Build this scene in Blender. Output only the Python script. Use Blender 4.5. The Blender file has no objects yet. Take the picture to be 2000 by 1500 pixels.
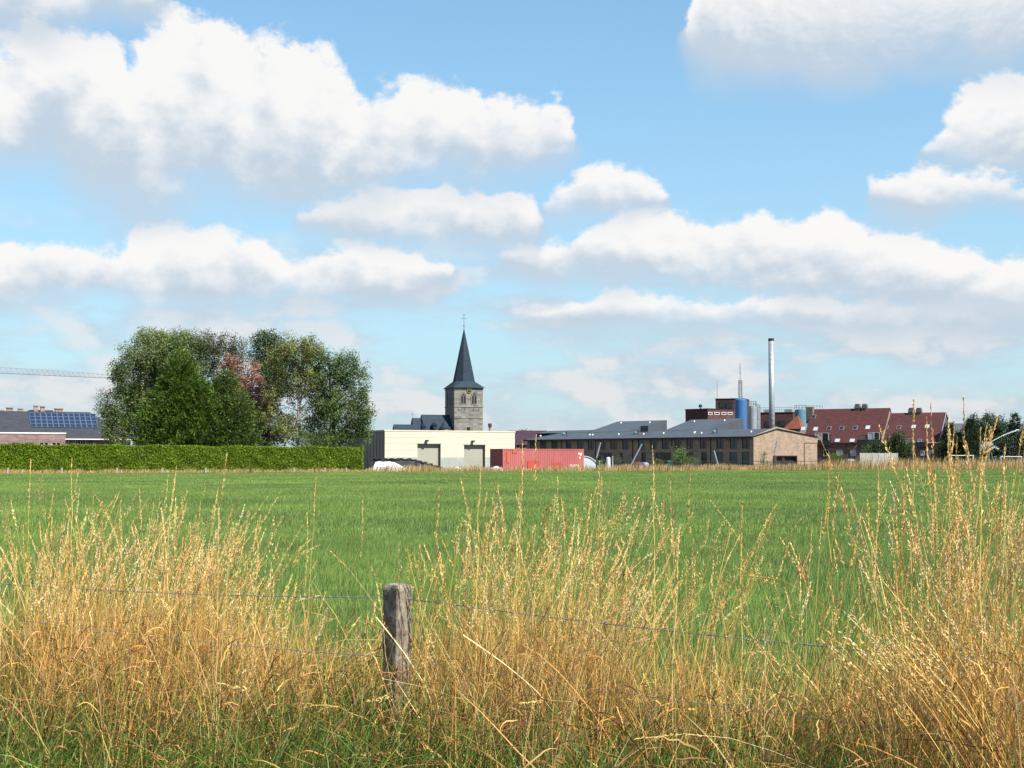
import bpy, math, random
import numpy as np
from mathutils import Vector, Matrix
random.seed(7); RNG = np.random.default_rng(7)
R = math.radians
scene = bpy.context.scene
col = scene.collection

# ---------------------------------------------------------------- camera
EYE, FPX, HORIZON = 1.6, 2600.0, 893.0           # metres, focal length in photo pixels, horizon row
PITCH = math.atan((HORIZON - 750.0) / FPX)
cam = bpy.data.cameras.new('camera'); cam.sensor_width = 36.0; cam.lens = 36.0 * FPX / 2000.0
cam.clip_start = 0.1; cam.clip_end = 12000
camo = bpy.data.objects.new('camera', cam); col.objects.link(camo)
camo.location = (0, 0, EYE); camo.rotation_euler = (math.pi / 2 + PITCH, 0, 0)
scene.camera = camo
scene.render.resolution_x, scene.render.resolution_y = 1024, 768

def ray(x, y):
    dx, dy = (x - 1000.0) / FPX, (750.0 - y) / FPX
    c, s = math.cos(PITCH), math.sin(PITCH)
    return Vector((dx, c - s * dy, s + c * dy))
def at(x, y, Y):                                   # the point on the pixel's ray at distance Y
    d = ray(x, y); t = Y / d.y
    return Vector((d.x * t, Y, EYE + d.z * t))
def gX(x, Y): return at(x, HORIZON, Y).x
def gZ(y, Y): return at(1000, y, Y).z
def Yground(y):                                    # distance of the ground under a pixel row
    d = ray(1000, y); return -EYE / d.z * d.y

# ---------------------------------------------------------------- sun, sky, exposure
SUN_AZ, SUN_EL = R(130), R(48)                     # azimuth clockwise from the view direction (+Y)
sdir = Vector((math.sin(SUN_AZ) * math.cos(SUN_EL), math.cos(SUN_AZ) * math.cos(SUN_EL), math.sin(SUN_EL)))
sun = bpy.data.lights.new('sun', 'SUN'); sun.energy = 5.0; sun.angle = R(0.5); sun.color = (1.0, 0.94, 0.84)
suno = bpy.data.objects.new('sun', sun); col.objects.link(suno)
suno.rotation_euler = sdir.to_track_quat('Z', 'Y').to_euler(); suno.location = (30, -20, 60)

scene.view_settings.view_transform = 'Standard'; scene.view_settings.look = 'None'
scene.view_settings.exposure = 1.15; scene.view_settings.gamma = 1.0
scene.view_settings.use_curve_mapping = False

world = bpy.data.worlds.new('World'); scene.world = world; world.use_nodes = True
WT = world.node_tree; WT.nodes.clear()

class S:                                           # a socket with arithmetic, to write node maths as formulas
    T = None
    def __init__(s, v): s.v = v
    @staticmethod
    def m(op, *a, clamp=False):
        n = S.T.nodes.new('ShaderNodeMath'); n.operation = op; n.use_clamp = clamp
        for i, k in enumerate(a):
            if isinstance(k, S): S.T.links.new(k.v, n.inputs[i])
            else: n.inputs[i].default_value = k
        return S(n.outputs[0])
    def __add__(s, o): return S.m('ADD', s, o)
    def __radd__(s, o): return S.m('ADD', o, s)
    def __sub__(s, o): return S.m('SUBTRACT', s, o)
    def __rsub__(s, o): return S.m('SUBTRACT', o, s)
    def __mul__(s, o): return S.m('MULTIPLY', s, o)
    def __rmul__(s, o): return S.m('MULTIPLY', o, s)
    def __truediv__(s, o): return S.m('DIVIDE', s, o)
    def __rtruediv__(s, o): return S.m('DIVIDE', o, s)
def smooth(x, a, b, lo=0.0, hi=1.0):
    n = S.T.nodes.new('ShaderNodeMapRange'); n.interpolation_type = 'SMOOTHSTEP'
    S.T.links.new(x.v, n.inputs[0])
    for i, k in zip((1, 2, 3, 4), (a, b, lo, hi)): n.inputs[i].default_value = k
    return S(n.outputs[0])
def combine(x, y, z=0.0):
    n = S.T.nodes.new('ShaderNodeCombineXYZ')
    for i, k in enumerate((x, y, z)):
        if isinstance(k, S): S.T.links.new(k.v, n.inputs[i])
        else: n.inputs[i].default_value = k
    return S(n.outputs[0])
def noise(vec, scale, detail=6, rough=0.55, dist=0.0):
    n = S.T.nodes.new('ShaderNodeTexNoise'); n.noise_dimensions = '3D'
    S.T.links.new(vec.v, n.inputs['Vector'])
    n.inputs['Scale'].default_value = scale; n.inputs['Detail'].default_value = detail
    n.inputs['Roughness'].default_value = rough; n.inputs['Distortion'].default_value = dist
    return S(n.outputs[0])
def mixc(f, a, b):
    n = S.T.nodes.new('ShaderNodeMix'); n.data_type = 'RGBA'
    for k, i in ((f, 0), (a, 6), (b, 7)):
        if isinstance(k, S): S.T.links.new(k.v, n.inputs[i])
        elif i == 0: n.inputs[0].default_value = k
        else: n.inputs[i].default_value = (*k, 1)
    return S(n.outputs[2])

S.T = WT
tc = WT.nodes.new('ShaderNodeTexCoord'); sep = WT.nodes.new('ShaderNodeSeparateXYZ')
WT.links.new(tc.outputs['Generated'], sep.inputs[0])
dX, dY, dZ = (S(o) for o in sep.outputs)
az = S.m('ARCTAN2', dX, dY); el = S.m('ARCSINE', dZ)
elp = S.m('MAXIMUM', el, 0.0)
sky = WT.nodes.new('ShaderNodeTexSky'); sky.sky_type = 'NISHITA'; sky.sun_disc = False
sky.sun_elevation = SUN_EL; sky.sun_rotation = SUN_AZ
sky.air_density = 1.0; sky.dust_density = 0.0; sky.ozone_density = 3.0; sky.altitude = 0
SKY = S(sky.outputs[0])
tint = WT.nodes.new('ShaderNodeMix'); tint.data_type = 'RGBA'; tint.blend_type = 'MULTIPLY'; tint.inputs[0].default_value = 1.0
WT.links.new(SKY.v, tint.inputs[6]); tint.inputs[7].default_value = (0.56, 1.00, 1.02, 1); SKY = S(tint.outputs[2])
# pale summer haze low in the sky, the same all round
SKY = mixc(S.m('EXPONENT', elp * -3.6) * 0.95, SKY, (2.78, 3.16, 3.62))
# cloud coordinates: features shrink towards the horizon as on a real cloud deck
far = elp + 0.13
lg = S.m('LOGARITHM', far, math.e)
P0 = combine(az, el * 1.3, 0.0)
P1 = combine(az + 0.010, el * 1.3 + 0.016, 0.0)
wn = noise(P0, 8.0, 1, 0.5)
n1 = noise(P0, 15.5, 8, 0.57); n2 = noise(P1, 15.0, 4, 0.52)
fine = noise(P0, 75.0, 4, 0.60)
relief = n1 - n2
def pxdir(x, y):
    d = ray(x, y); return math.atan2(d.x, d.y), math.asin(d.z / d.length)
def profile(top, base):                            # outlines of a cloud row by direction: crest and base
    xs = sorted(set([p[0] for p in top] + [p[0] for p in base]))
    xs = xs if len(xs) <= 30 else xs[::2]
    ramp = WT.nodes.new('ShaderNodeValToRGB'); r = ramp.color_ramp; r.interpolation = 'LINEAR'
    pts = []
    for x in xs:
        ty = np.interp(x, [p[0] for p in top], [p[1] for p in top])
        by = np.interp(x, [p[0] for p in base], [p[1] for p in base])
        a, t = pxdir(x, ty); b = pxdir(x, by)[1]
        pts.append((a + 0.5, t / 0.5, max(b, 0) / 0.5))
    while len(r.elements) < len(pts): r.elements.new(0.5)
    for e, (p, t, b) in zip(r.elements, pts): e.position = p; e.color = (t, b, 0, 1)
    WT.links.new((az + 0.5).v, ramp.inputs[0])
    sp = WT.nodes.new('ShaderNodeSeparateColor'); WT.links.new(ramp.outputs[0], sp.inputs[0])
    return S(sp.outputs[0]) * 0.5, S(sp.outputs[1]) * 0.5
A = lambda x: ((x, 300), (x, 330))
rows = []
GAP_T, GAP_B = 60, -60
def row(clouds):                                   # clouds: list of (top points, base points); gaps between are empty
    top, base = [], []
    ends = []
    for t, b in clouds:
        x0, x1 = min(t[0][0], b[0][0]), max(t[-1][0], b[-1][0])
        my0, my1 = (t[0][1] + b[0][1]) / 2, (t[-1][1] + b[-1][1]) / 2
        top += [(x0 - 45, my0 + GAP_T)] + t + [(x1 + 45, my1 + GAP_T)]
        base += [(x0 - 45, my0 + GAP_B)] + b + [(x1 + 45, my1 + GAP_B)]
    rows.append(profile(top, base))
# from far (low) to near (high)
row([([(-260, 520), (0, 462), (100, 462), (180, 485), (230, 500), (270, 462), (330, 448), (430, 440), (520, 465), (560, 512), (600, 490), (680, 478), (800, 495), (880, 510)],
      [(-260, 590), (0, 600), (250, 575), (400, 600), (560, 580), (700, 598), (880, 545)]),
     ([(1000, 610), (1200, 570), (1400, 575), (1700, 570), (2000, 560), (2250, 570)], [(1000, 625), (1400, 632), (1800, 640), (2250, 640)])])
row([([(960, 492), (1060, 472), (1150, 440), (1240, 408), (1330, 412), (1480, 398), (1560, 430), (1620, 405), (1680, 440), (1750, 446), (1800, 455), (1870, 482), (2000, 478), (2260, 470)],
      [(960, 512), (1200, 545), (1500, 565), (1750, 605), (2260, 610)])])
row([([(585, 400), (640, 385), (760, 362), (860, 360), (900, 385), (1000, 368), (1050, 395)], [(585, 445), (700, 470), (900, 478), (1050, 465)]),
     ([(1800, 285), (1830, 240), (1870, 185), (1950, 152), (2100, 150), (2260, 200)], [(1800, 300), (1900, 335), (2050, 330), (2260, 330)])])
row([([(1065, 378), (1130, 335), (1190, 316), (1250, 338), (1300, 378)], [(1065, 420), (1180, 425), (1300, 400)]),
     ([(1700, 345), (1780, 328), (1860, 332), (1930, 325), (2000, 340), (2100, 350)], [(1700, 395), (1800, 415), (1950, 405), (2100, 400)])])
row([([(-260, 90), (0, 80), (60, 60), (150, 52), (225, 60), (250, 105), (290, 42), (340, 26), (420, 42), (500, 72), (600, 88), (675, 118), (700, 165), (780, 172), (830, 160), (960, 156), (1030, 178), (1090, 190), (1118, 235)],
      [(-260, 300), (0, 310), (110, 290), (190, 350), (300, 372), (420, 385), (600, 385), (720, 368), (900, 348), (1050, 335), (1118, 300)])])
row([([(-260, -160), (0, -130), (300, -60)], [(-260, 45), (0, 42), (200, 40), (300, 20)]),
     ([(1345, 20), (1370, -90), (1600, -150), (2260, -140)], [(1345, 95), (1400, 115), (1500, 135), (1600, 140), (1700, 128), (1900, 110), (2260, 85)])])
CK = 4.85                                            # cloud radiance before the background strength
LIT, SHD = (CK, CK * 0.985, CK * 0.97), (CK * 0.575, CK * 0.675, CK * 0.785)
# wider cloud deck: long low bands near the horizon and the rest of the sky outside the view
Pb = combine(az * 7.0, el * 30.0, 3.7)
nb = noise(Pb, 1.0, 5, 0.60)
den = elp + 0.16
Pg = combine(dX / den, dY / den, 9.1)
ng = noise(Pg, 1.5, 5, 0.56)
outside = smooth(S.m('ABSOLUTE', az), 0.44, 0.56)
above = smooth(el, 0.36, 0.44)
gen = S.m('MAXIMUM', outside, above)
out = SKY
# haze of the lower sky is the sky's own; thin bands
band = smooth(nb + relief * 0.25, 0.38, 0.62) * smooth(el, 0.19, 0.12) * smooth(el, 0.0, 0.03)
bl = smooth(relief + nb - 0.5, -0.06, 0.16)
out = mixc(band * 0.78, out, mixc(bl, (CK * 0.56, CK * 0.63, CK * 0.74), (CK * 0.86, CK * 0.83, CK * 0.84)))
ga = smooth(ng + (n1 - 0.5) * 0.25, 0.53, 0.60) * gen * smooth(el, 0.02, 0.12)
out = mixc(ga, out, mixc(smooth(relief * 1.4 + (0.66 - ng), -0.1, 0.14), SHD, LIT))
keep = 1.0 - outside
AMP = (0.030, 0.030, 0.028, 0.026, 0.040, 0.040)
for (top, base), amp in zip(rows, AMP):
    edge = (n1 - 0.5) * (2.2 * amp) + (fine - 0.5) * (0.55 * amp)
    st = top - el + edge
    sb = el - base + (wn - 0.5) * (1.6 * amp) + (n1 - 0.5) * (1.2 * amp)
    soft = amp * 0.24
    al = smooth(st, -soft * 0.35, soft) * smooth(sb, -amp * 0.8, amp * 0.5) * keep
    t = (el - base) / S.m('MAXIMUM', top - base, 0.01)
    lit = smooth(t + relief * 1.6 + (n1 - 0.5) * 0.25, 0.02, 0.74)
    dens = S.m('MINIMUM', al * 1.0, 0.97)
    out = mixc(dens, out, mixc(lit, SHD, LIT))
bg = WT.nodes.new('ShaderNodeBackground'); bg.inputs[1].default_value = 0.090
WT.links.new(out.v, bg.inputs[0])
wo = WT.nodes.new('ShaderNodeOutputWorld'); WT.links.new(bg.outputs[0], wo.inputs[0])

# ---------------------------------------------------------------- materials
def mat(name, build):
    m = bpy.data.materials.new(name); m.use_nodes = True; t = m.node_tree; t.nodes.clear(); S.T = t
    o = t.nodes.new('ShaderNodeOutputMaterial'); sh = build(t); t.links.new(sh, o.inputs[0]); return m
def objco():
    n = S.T.nodes.new('ShaderNodeTexCoord'); return S(n.outputs['Object'])
def worldpos():
    n = S.T.nodes.new('ShaderNodeNewGeometry'); return S(n.outputs['Position'])
def stretch(v, k):
    n = S.T.nodes.new('ShaderNodeVectorMath'); n.operation = 'MULTIPLY'; S.T.links.new(v.v, n.inputs[0]); n.inputs[1].default_value = k
    return S(n.outputs[0])
def principled(c, rough=0.8, spec=0.3, metal=0.0, bump=None, bstr=0.3, bdist=0.02):
    n = S.T.nodes.new('ShaderNodeBsdfPrincipled')
    if isinstance(c, S): S.T.links.new(c.v, n.inputs['Base Color'])
    else: n.inputs['Base Color'].default_value = (*c, 1)
    if isinstance(rough, S): S.T.links.new(rough.v, n.inputs['Roughness'])
    else: n.inputs['Roughness'].default_value = rough
    n.inputs['Specular IOR Level'].default_value = spec; n.inputs['Metallic'].default_value = metal
    if bump is not None:
        b = S.T.nodes.new('ShaderNodeBump'); b.inputs['Strength'].default_value = bstr; b.inputs['Distance'].default_value = bdist
        S.T.links.new(bump.v, b.inputs['Height']); S.T.links.new(b.outputs[0], n.inputs['Normal'])
    return n.outputs[0]
def dull(c, k): return tuple(x * k for x in c)
def plain(name, c, rough=0.8, var=0.25, scale=1.5, spec=0.25, metal=0.0, st=(1, 1, 1), c2=None, bstr=0.25):
    c = dull(c, 0.80); c2 = c2 and dull(c2, 0.80)
    def b(t):
        v = stretch(objco(), st)
        n = noise(v, scale, 5, 0.62); n3 = noise(v, scale * 9, 3, 0.6)
        f = smooth(n * 0.65 + n3 * 0.35, 0.34, 0.66)
        lo, hi = dull(c, 1 - var), dull(c, 1 + var)
        return principled(mixc(f, lo, c2 or hi), rough, spec, metal, bump=n3, bstr=bstr)
    return mat(name, b)
def courses(name, c, joint, h, l, rough=0.9, var=0.25, c2=None, mort=0.012, rowaxis=True):
    c = dull(c, 0.82); joint = dull(joint, 0.82)
    # masonry colour on a wall far away: courses too fine to tell apart singly
    def b(t):
        v = objco(); s = S.T.nodes.new('ShaderNodeSeparateXYZ'); S.T.links.new(v.v, s.inputs[0])
        u = S(s.outputs[0]) + S(s.outputs[1])
        p = combine(u, S(s.outputs[2]), 0.0)
        br = S.T.nodes.new('ShaderNodeTexBrick'); S.T.links.new(p.v, br.inputs['Vector'])
        br.inputs['Scale'].default_value = 1.0; br.inputs['Brick Width'].default_value = l; br.inputs['Row Height'].default_value = h
        br.inputs['Mortar Size'].default_value = mort; br.inputs['Mortar Smooth'].default_value = 0.3
        br.inputs['Color1'].default_value = (*dull(c, 1 - var), 1); br.inputs['Color2'].default_value = (*(c2 or dull(c, 1 + var)), 1)
        br.inputs['Mortar'].default_value = (*joint, 1)
        n = noise(v, 0.55, 6, 0.65)
        cc = S(br.outputs['Color'])
        m = S.T.nodes.new('ShaderNodeMix'); m.data_type = 'RGBA'; m.blend_type = 'MULTIPLY'
        S.T.links.new((smooth(n, 0.35, 0.7) * 0.55).v, m.inputs[0]); S.T.links.new(cc.v, m.inputs[6]); m.inputs[7].default_value = (0.72, 0.70, 0.68, 1)
        return principled(S(m.outputs[2]), rough, 0.2, bump=S(br.outputs['Fac']), bstr=0.3)
    return mat(name, b)
def leafy(name, trans=0.32, rough=0.55, spec=0.25, var=0.35, wscale=0.0, tint=(1, 1, 1)):
    # colour comes from each leaf's or blade's own colour attribute
    def b(t):
        a = t.nodes.new('ShaderNodeAttribute'); a.attribute_name = 'col'; c = S(a.outputs['Color'])
        if wscale:
            n = noise(worldpos(), wscale, 4, 0.6)
            c2 = S.T.nodes.new('ShaderNodeMix'); c2.data_type = 'RGBA'; c2.blend_type = 'MULTIPLY'; c2.inputs[0].default_value = 1.0
            S.T.links.new(c.v, c2.inputs[6]); S.T.links.new(mixc(smooth(n, 0.32, 0.68), dull((1, 1, 1), 1 - var), dull(tint, 1 + var)).v, c2.inputs[7]); c = S(c2.outputs[2])
        p = principled(c, rough, spec)
        tr = t.nodes.new('ShaderNodeBsdfTranslucent'); t.links.new(c.v, tr.inputs[0])
        mx = t.nodes.new('ShaderNodeMixShader'); mx.inputs[0].default_value = trans
        t.links.new(p, mx.inputs[1]); t.links.new(tr.outputs[0], mx.inputs[2]); return mx.outputs[0]
    return mat(name, b)
def glass(name, c, rough=0.08):
    return mat(name, lambda t: principled(c, rough, 0.5))

M = {}
M['leaf'] = leafy('leaf', 0.36, 0.5, 0.3)
M['straw'] = leafy('straw', 0.16, 0.6, 0.25)
M['field'] = leafy('field_blade', 0.35, 0.5, 0.3, var=0.16, wscale=0.10, tint=(1.10, 1.03, 0.9))
M['dark_brick'] = courses('dark_brick', (0.10, 0.045, 0.045), (0.13, 0.09, 0.085), 0.4, 1.1)
M['pink_brick'] = courses('pink_brick', (0.24, 0.16, 0.15), (0.30, 0.25, 0.24), 0.25, 0.7)
M['tan_brick'] = courses('tan_brick', (0.305, 0.228, 0.168), (0.36, 0.29, 0.225), 0.25, 0.65, var=0.18)
M['house_brick'] = courses('house_brick', (0.20, 0.125, 0.10), (0.25, 0.19, 0.16), 0.25, 0.6)
M['limestone'] = courses('limestone', (0.215, 0.21, 0.19), (0.15, 0.15, 0.14), 0.55, 1.2, var=0.30, mort=0.03)
M['slate'] = plain('slate', (0.024, 0.040, 0.058), 0.75, 0.25, 0.8, 0.12, st=(1, 1, 4))
M['dark_slate'] = plain('dark_slate', (0.030, 0.034, 0.045), 0.6, 0.25, 0.8, 0.35, st=(1, 1, 4))
M['grey_roof'] = plain('grey_roof', (0.058, 0.070, 0.085), 0.6, 0.15, 0.5, 0.35)
M['red_tile'] = plain('red_tile', (0.075, 0.026, 0.026), 0.75, 0.28, 0.9, 0.2, st=(1, 1, 5))
M['orange_tile'] = plain('orange_tile', (0.20, 0.068, 0.040), 0.75, 0.25, 0.9, 0.2)
M['cream'] = plain('cream_panel', (0.62, 0.55, 0.425), 0.5, 0.05, 0.4, 0.35)
M['grey_panel'] = plain('grey_panel', (0.27, 0.25, 0.235), 0.5, 0.10, 0.5, 0.4)
M['plinth'] = plain('plinth_concrete', (0.33, 0.36, 0.33), 0.8, 0.15, 0.6)
M['roller'] = plain('roller_door', (0.34, 0.34, 0.28), 0.5, 0.06, 0.5, 0.35)
M['white'] = plain('white_paint', (0.72, 0.72, 0.71), 0.5, 0.06, 2.0)
M['dark_trim'] = plain('dark_trim', (0.03, 0.032, 0.036), 0.5, 0.15, 2.0)
M['steel'] = plain('galvanised_steel', (0.33, 0.36, 0.385), 0.42, 0.12, 1.2, 0.4, metal=0.35, st=(1, 1, 0.4))
M['grey_steel'] = plain('weathered_steel', (0.22, 0.235, 0.25), 0.5, 0.2, 1.2, 0.4, metal=0.3)
M['gold'] = plain('gilt', (0.36, 0.23, 0.06), 0.35, 0.1, 3.0, 0.5, metal=0.6)
M['blue'] = plain('blue_paint', (0.035, 0.135, 0.34), 0.45, 0.10, 0.6, 0.4, st=(1, 1, 0.3))
M['teal'] = plain('teal_paint', (0.10, 0.22, 0.28), 0.5, 0.2, 0.8)
M['container'] = plain('container_red', (0.39, 0.108, 0.105), 0.6, 0.12, 0.7, 0.3, st=(1, 1, 0.3), c2=(0.42, 0.128, 0.122))
M['fresh_red'] = plain('fresh_red', (0.39, 0.06, 0.045), 0.6, 0.12, 0.7, 0.3)
M['orange_patch'] = plain('orange_patch', (0.48, 0.10, 0.04), 0.6, 0.1, 0.7)
M['black_rubber'] = plain('black_rubber', (0.018, 0.018, 0.019), 0.8, 0.3, 3.0)
M['silage_sheet'] = plain('silage_sheet', (0.035, 0.036, 0.04), 0.5, 0.3, 1.5, 0.4)
M['white_sheet'] = plain('white_sheet', (0.80, 0.81, 0.82), 0.5, 0.04, 1.2, 0.3)
M['wood_grey'] = plain('weathered_wood', (0.36, 0.32, 0.27), 0.85, 0.3, 6.0, 0.2, st=(1, 1, 0.15))
M['wood_dark'] = plain('tarred_wood', (0.055, 0.045, 0.038), 0.85, 0.3, 6.0, 0.2, st=(1, 1, 0.15))
M['bark'] = plain('bark', (0.075, 0.058, 0.045), 0.9, 0.35, 3.0, 0.15, st=(1, 1, 0.3))
M['birch_bark'] = plain('birch_bark', (0.46, 0.42, 0.36), 0.8, 0.25, 2.2, 0.2, st=(1, 1, 3))
M['brown_metal'] = plain('rusty_metal', (0.13, 0.055, 0.035), 0.8, 0.4, 3.0)
M['concrete_panel'] = plain('concrete_panel', (0.42, 0.42, 0.40), 0.85, 0.12, 0.8)
M['green_plastic'] = plain('green_plastic', (0.03, 0.11, 0.09), 0.5, 0.1, 1.0)
M['pale_sheet'] = plain('pale_sheet', (0.55, 0.64, 0.70), 0.4, 0.06, 0.7, 0.4)
M['light_brick'] = courses('chimney_brick', (0.30, 0.22, 0.18), (0.32, 0.27, 0.24), 0.25, 0.6)
M['stack_brick'] = courses('ridge_stack_brick', (0.17, 0.135, 0.12), (0.2, 0.17, 0.16), 0.25, 0.6)
M['pane'] = glass('window_pane', (0.012, 0.015, 0.018))
M['pane_red'] = glass('window_pane_red_curtain', (0.06, 0.016, 0.018), 0.12)
M['pane_green'] = glass('window_pane_green_blind', (0.03, 0.055, 0.05), 0.12)
M['pane_pale'] = glass('window_pane_pale_blind', (0.34, 0.38, 0.42), 0.15)
M['solar'] = mat('solar_cell', lambda t: principled(mixc(smooth(noise(objco(), 3.0, 2), 0.3, 0.7), (0.006, 0.018, 0.050), (0.012, 0.032, 0.085)), 0.4, 0.18))
M['water'] = mat('water_drops', lambda t: principled((0.86, 0.90, 0.93), 0.35, 0.5))
M['black'] = plain('black_paint', (0.02, 0.02, 0.022), 0.5, 0.1, 2.0)

# ---------------------------------------------------------------- mesh helpers
def raw(name, verts, faces, m, parent=None, smooth_=False):
    me = bpy.data.meshes.new(name); me.from_pydata([tuple(v) for v in verts], [], faces); me.validate(); me.update()
    if m: me.materials.append(m)
    if smooth_: me.polygons.foreach_set('use_smooth', [True] * len(me.polygons))
    o = bpy.data.objects.new(name, me); col.objects.link(o); o.parent = parent; return o
def quads(name, V, cols, m, parent=None, nper=4, smooth_=False, F=None):   # big numpy meshes with a colour per vertex
    me = bpy.data.meshes.new(name); n = len(V)
    if F is None: F = np.arange(n, dtype=np.int32).reshape(-1, nper)
    me.vertices.add(n); me.vertices.foreach_set('co', np.ascontiguousarray(V, dtype=np.float32).ravel())
    k, p = F.shape
    me.loops.add(k * p); me.loops.foreach_set('vertex_index', np.ascontiguousarray(F, dtype=np.int32).ravel())
    me.polygons.add(k); me.polygons.foreach_set('loop_start', np.arange(k, dtype=np.int32) * p)
    if cols is not None:
        at_ = me.color_attributes.new('col', 'FLOAT_COLOR', 'POINT')
        c4 = np.ones((n, 4), dtype=np.float32); c4[:, :3] = cols; at_.data.foreach_set('color', c4.ravel())
    me.update(calc_edges=True); me.materials.append(m)
    if smooth_: me.polygons.foreach_set('use_smooth', [True] * k)
    o = bpy.data.objects.new(name, me); col.objects.link(o); o.parent = parent; return o
class MB:
    def __init__(s): s.v, s.f = [], []
    def poly(s, pts):
        i = len(s.v); s.v += [tuple(p) for p in pts]; s.f.append(tuple(range(i, i + len(pts)))); return s
    def box(s, x0, x1, y0, y1, z0, z1):
        i = len(s.v)
        s.v += [(x0, y0, z0), (x1, y0, z0), (x1, y1, z0), (x0, y1, z0), (x0, y0, z1), (x1, y0, z1), (x1, y1, z1), (x0, y1, z1)]
        s.f += [tuple(i + k for k in q) for q in ((3, 2, 1, 0), (4, 5, 6, 7), (0, 1, 5, 4), (1, 2, 6, 5), (2, 3, 7, 6), (3, 0, 4, 7))]; return s
    def hexa(s, b, t):                                # bottom and top rings of any polygon
        i, n = len(s.v), len(b); s.v += [tuple(p) for p in b] + [tuple(p) for p in t]
        s.f += [tuple(range(i + n - 1, i - 1, -1)), tuple(range(i + n, i + 2 * n))]
        for k in range(n): s.f.append((i + k, i + (k + 1) % n, i + n + (k + 1) % n, i + n + k))
        return s
    def tube(s, pts, rad, n=6, cap=True):
        pts = [Vector(p) for p in pts]; rad = rad if hasattr(rad, '__len__') else [rad] * len(pts)
        i = len(s.v); ref = Vector((0.31, 0.17, 0.93)) if abs((pts[-1] - pts[0]).normalized().z) < 0.9 else Vector((1, 0.1, 0))
        for k, p in enumerate(pts):
            d = (pts[min(k + 1, len(pts) - 1)] - pts[max(k - 1, 0)]).normalized()
            a = d.cross(ref).normalized(); b = d.cross(a)
            for j in range(n):
                w = 2 * math.pi * j / n; s.v.append(tuple(p + (a * math.cos(w) + b * math.sin(w)) * rad[k]))
        for k in range(len(pts) - 1):
            for j in range(n):
                s.f.append((i + k * n + j, i + k * n + (j + 1) % n, i + (k + 1) * n + (j + 1) % n, i + (k + 1) * n + j))
        if cap: s.f += [tuple(i + j for j in range(n))[::-1], tuple(i + (len(pts) - 1) * n + j for j in range(n))]
        return s
    def lathe(s, prof, n=20, c=(0, 0)):               # list of (radius, z)
        i = len(s.v)
        for r, z in prof:
            for j in range(n):
                w = 2 * math.pi * j / n; s.v.append((c[0] + r * math.cos(w), c[1] + r * math.sin(w), z))
        for k in range(len(prof) - 1):
            for j in range(n): s.f.append((i + k * n + j, i + k * n + (j + 1) % n, i + (k + 1) * n + (j + 1) % n, i + (k + 1) * n + j))
        s.f += [tuple(i + j for j in range(n))[::-1], tuple(i + (len(prof) - 1) * n + j for j in range(n))]; return s
    def wall(s, x0, x1, z0, z1, holes, depth=0.18, y=0.0):   # front face at y with openings and their reveals
        xs = sorted(set([x0, x1] + [min(max(h[k], x0), x1) for h in holes for k in (0, 1)]))
        zs = sorted(set([z0, z1] + [min(max(h[k], z0), z1) for h in holes for k in (2, 3)]))
        for a, b in zip(xs, xs[1:]):
            for c, d in zip(zs, zs[1:]):
                mx, mz = (a + b) / 2, (c + d) / 2
                if not any(h[0] < mx < h[1] and h[2] < mz < h[3] for h in holes):
                    s.poly([(a, y, c), (b, y, c), (b, y, d), (a, y, d)])
        for a, b, c, d in holes:
            e = y + depth
            s.poly([(a, y, c), (a, y, d), (a, e, d), (a, e, c)]); s.poly([(b, y, d), (b, y, c), (b, e, c), (b, e, d)])
            s.poly([(a, y, d), (b, y, d), (b, e, d), (a, e, d)]); s.poly([(b, y, c), (a, y, c), (a, e, c), (b, e, c)])
        return s
    def build(s, name, m, parent=None, sm=False): return raw(name, s.v, s.f, M[m], parent, sm)
def tag(o, label=None, cat=None, group=None, kind=None):
    for k, v in (('label', label), ('category', cat), ('group', group), ('kind', kind)):
        if v: o[k] = v
    return o
def thing(name, label, cat, loc=(0, 0, 0), yaw=0.0, group=None):
    o = bpy.data.objects.new(name, None); col.objects.link(o); o.empty_display_size = 0.2
    o.location = loc; o.rotation_euler = (0, 0, yaw); return tag(o, label, cat, group)
class Frame:                                            # a building's own axes: x along its front, y to the back
    def __init__(s, x, Y, yaw): s.o = Vector((gX(x, Y), Y, 0)); s.yaw = yaw; s.c, s.s = math.cos(yaw), math.sin(yaw)
    def inv(s, v): return Vector((v.x * s.c + v.y * s.s, -v.x * s.s + v.y * s.c, v.z))
    def hit(s, px, py, n=(0, 1, 0), p=(0, 0, 0)):       # where a pixel's ray meets a local plane
        o = s.inv(Vector((0, 0, EYE)) - s.o); d = s.inv(ray(px, py)); n = Vector(n)
        return o + d * ((Vector(p) - o).dot(n) / d.dot(n))
    def front(s, px, py, q=0.0): h = s.hit(px, py, p=(0, q, 0)); return h.x, h.z
def window(parent, x0, x1, z0, z1, y=0.0, pane='pane', fw=0.07, frame='dark_trim', mull=0, name='window', deep=0.10):
    b = MB(); a = y + deep - 0.04; e = y + deep + 0.03
    b.box(x0, x0 + fw, a, e, z0, z1); b.box(x1 - fw, x1, a, e, z0, z1)
    b.box(x0 + fw, x1 - fw, a, e, z0, z0 + fw); b.box(x0 + fw, x1 - fw, a, e, z1 - fw, z1)
    for k in range(mull):
        xm = x0 + (x1 - x0) * (k + 1) / (mull + 1); b.box(xm - fw / 2, xm + fw / 2, a, e, z0 + fw, z1 - fw)
    w = b.build(name, frame, parent)
    MB().poly([(x0 + fw * .5, e - 0.02, z0 + fw * .5), (x1 - fw * .5, e - 0.02, z0 + fw * .5), (x1 - fw * .5, e - 0.02, z1 - fw * .5), (x0 + fw * .5, e - 0.02, z1 - fw * .5)]).build('pane', pane, w)
    return w

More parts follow.
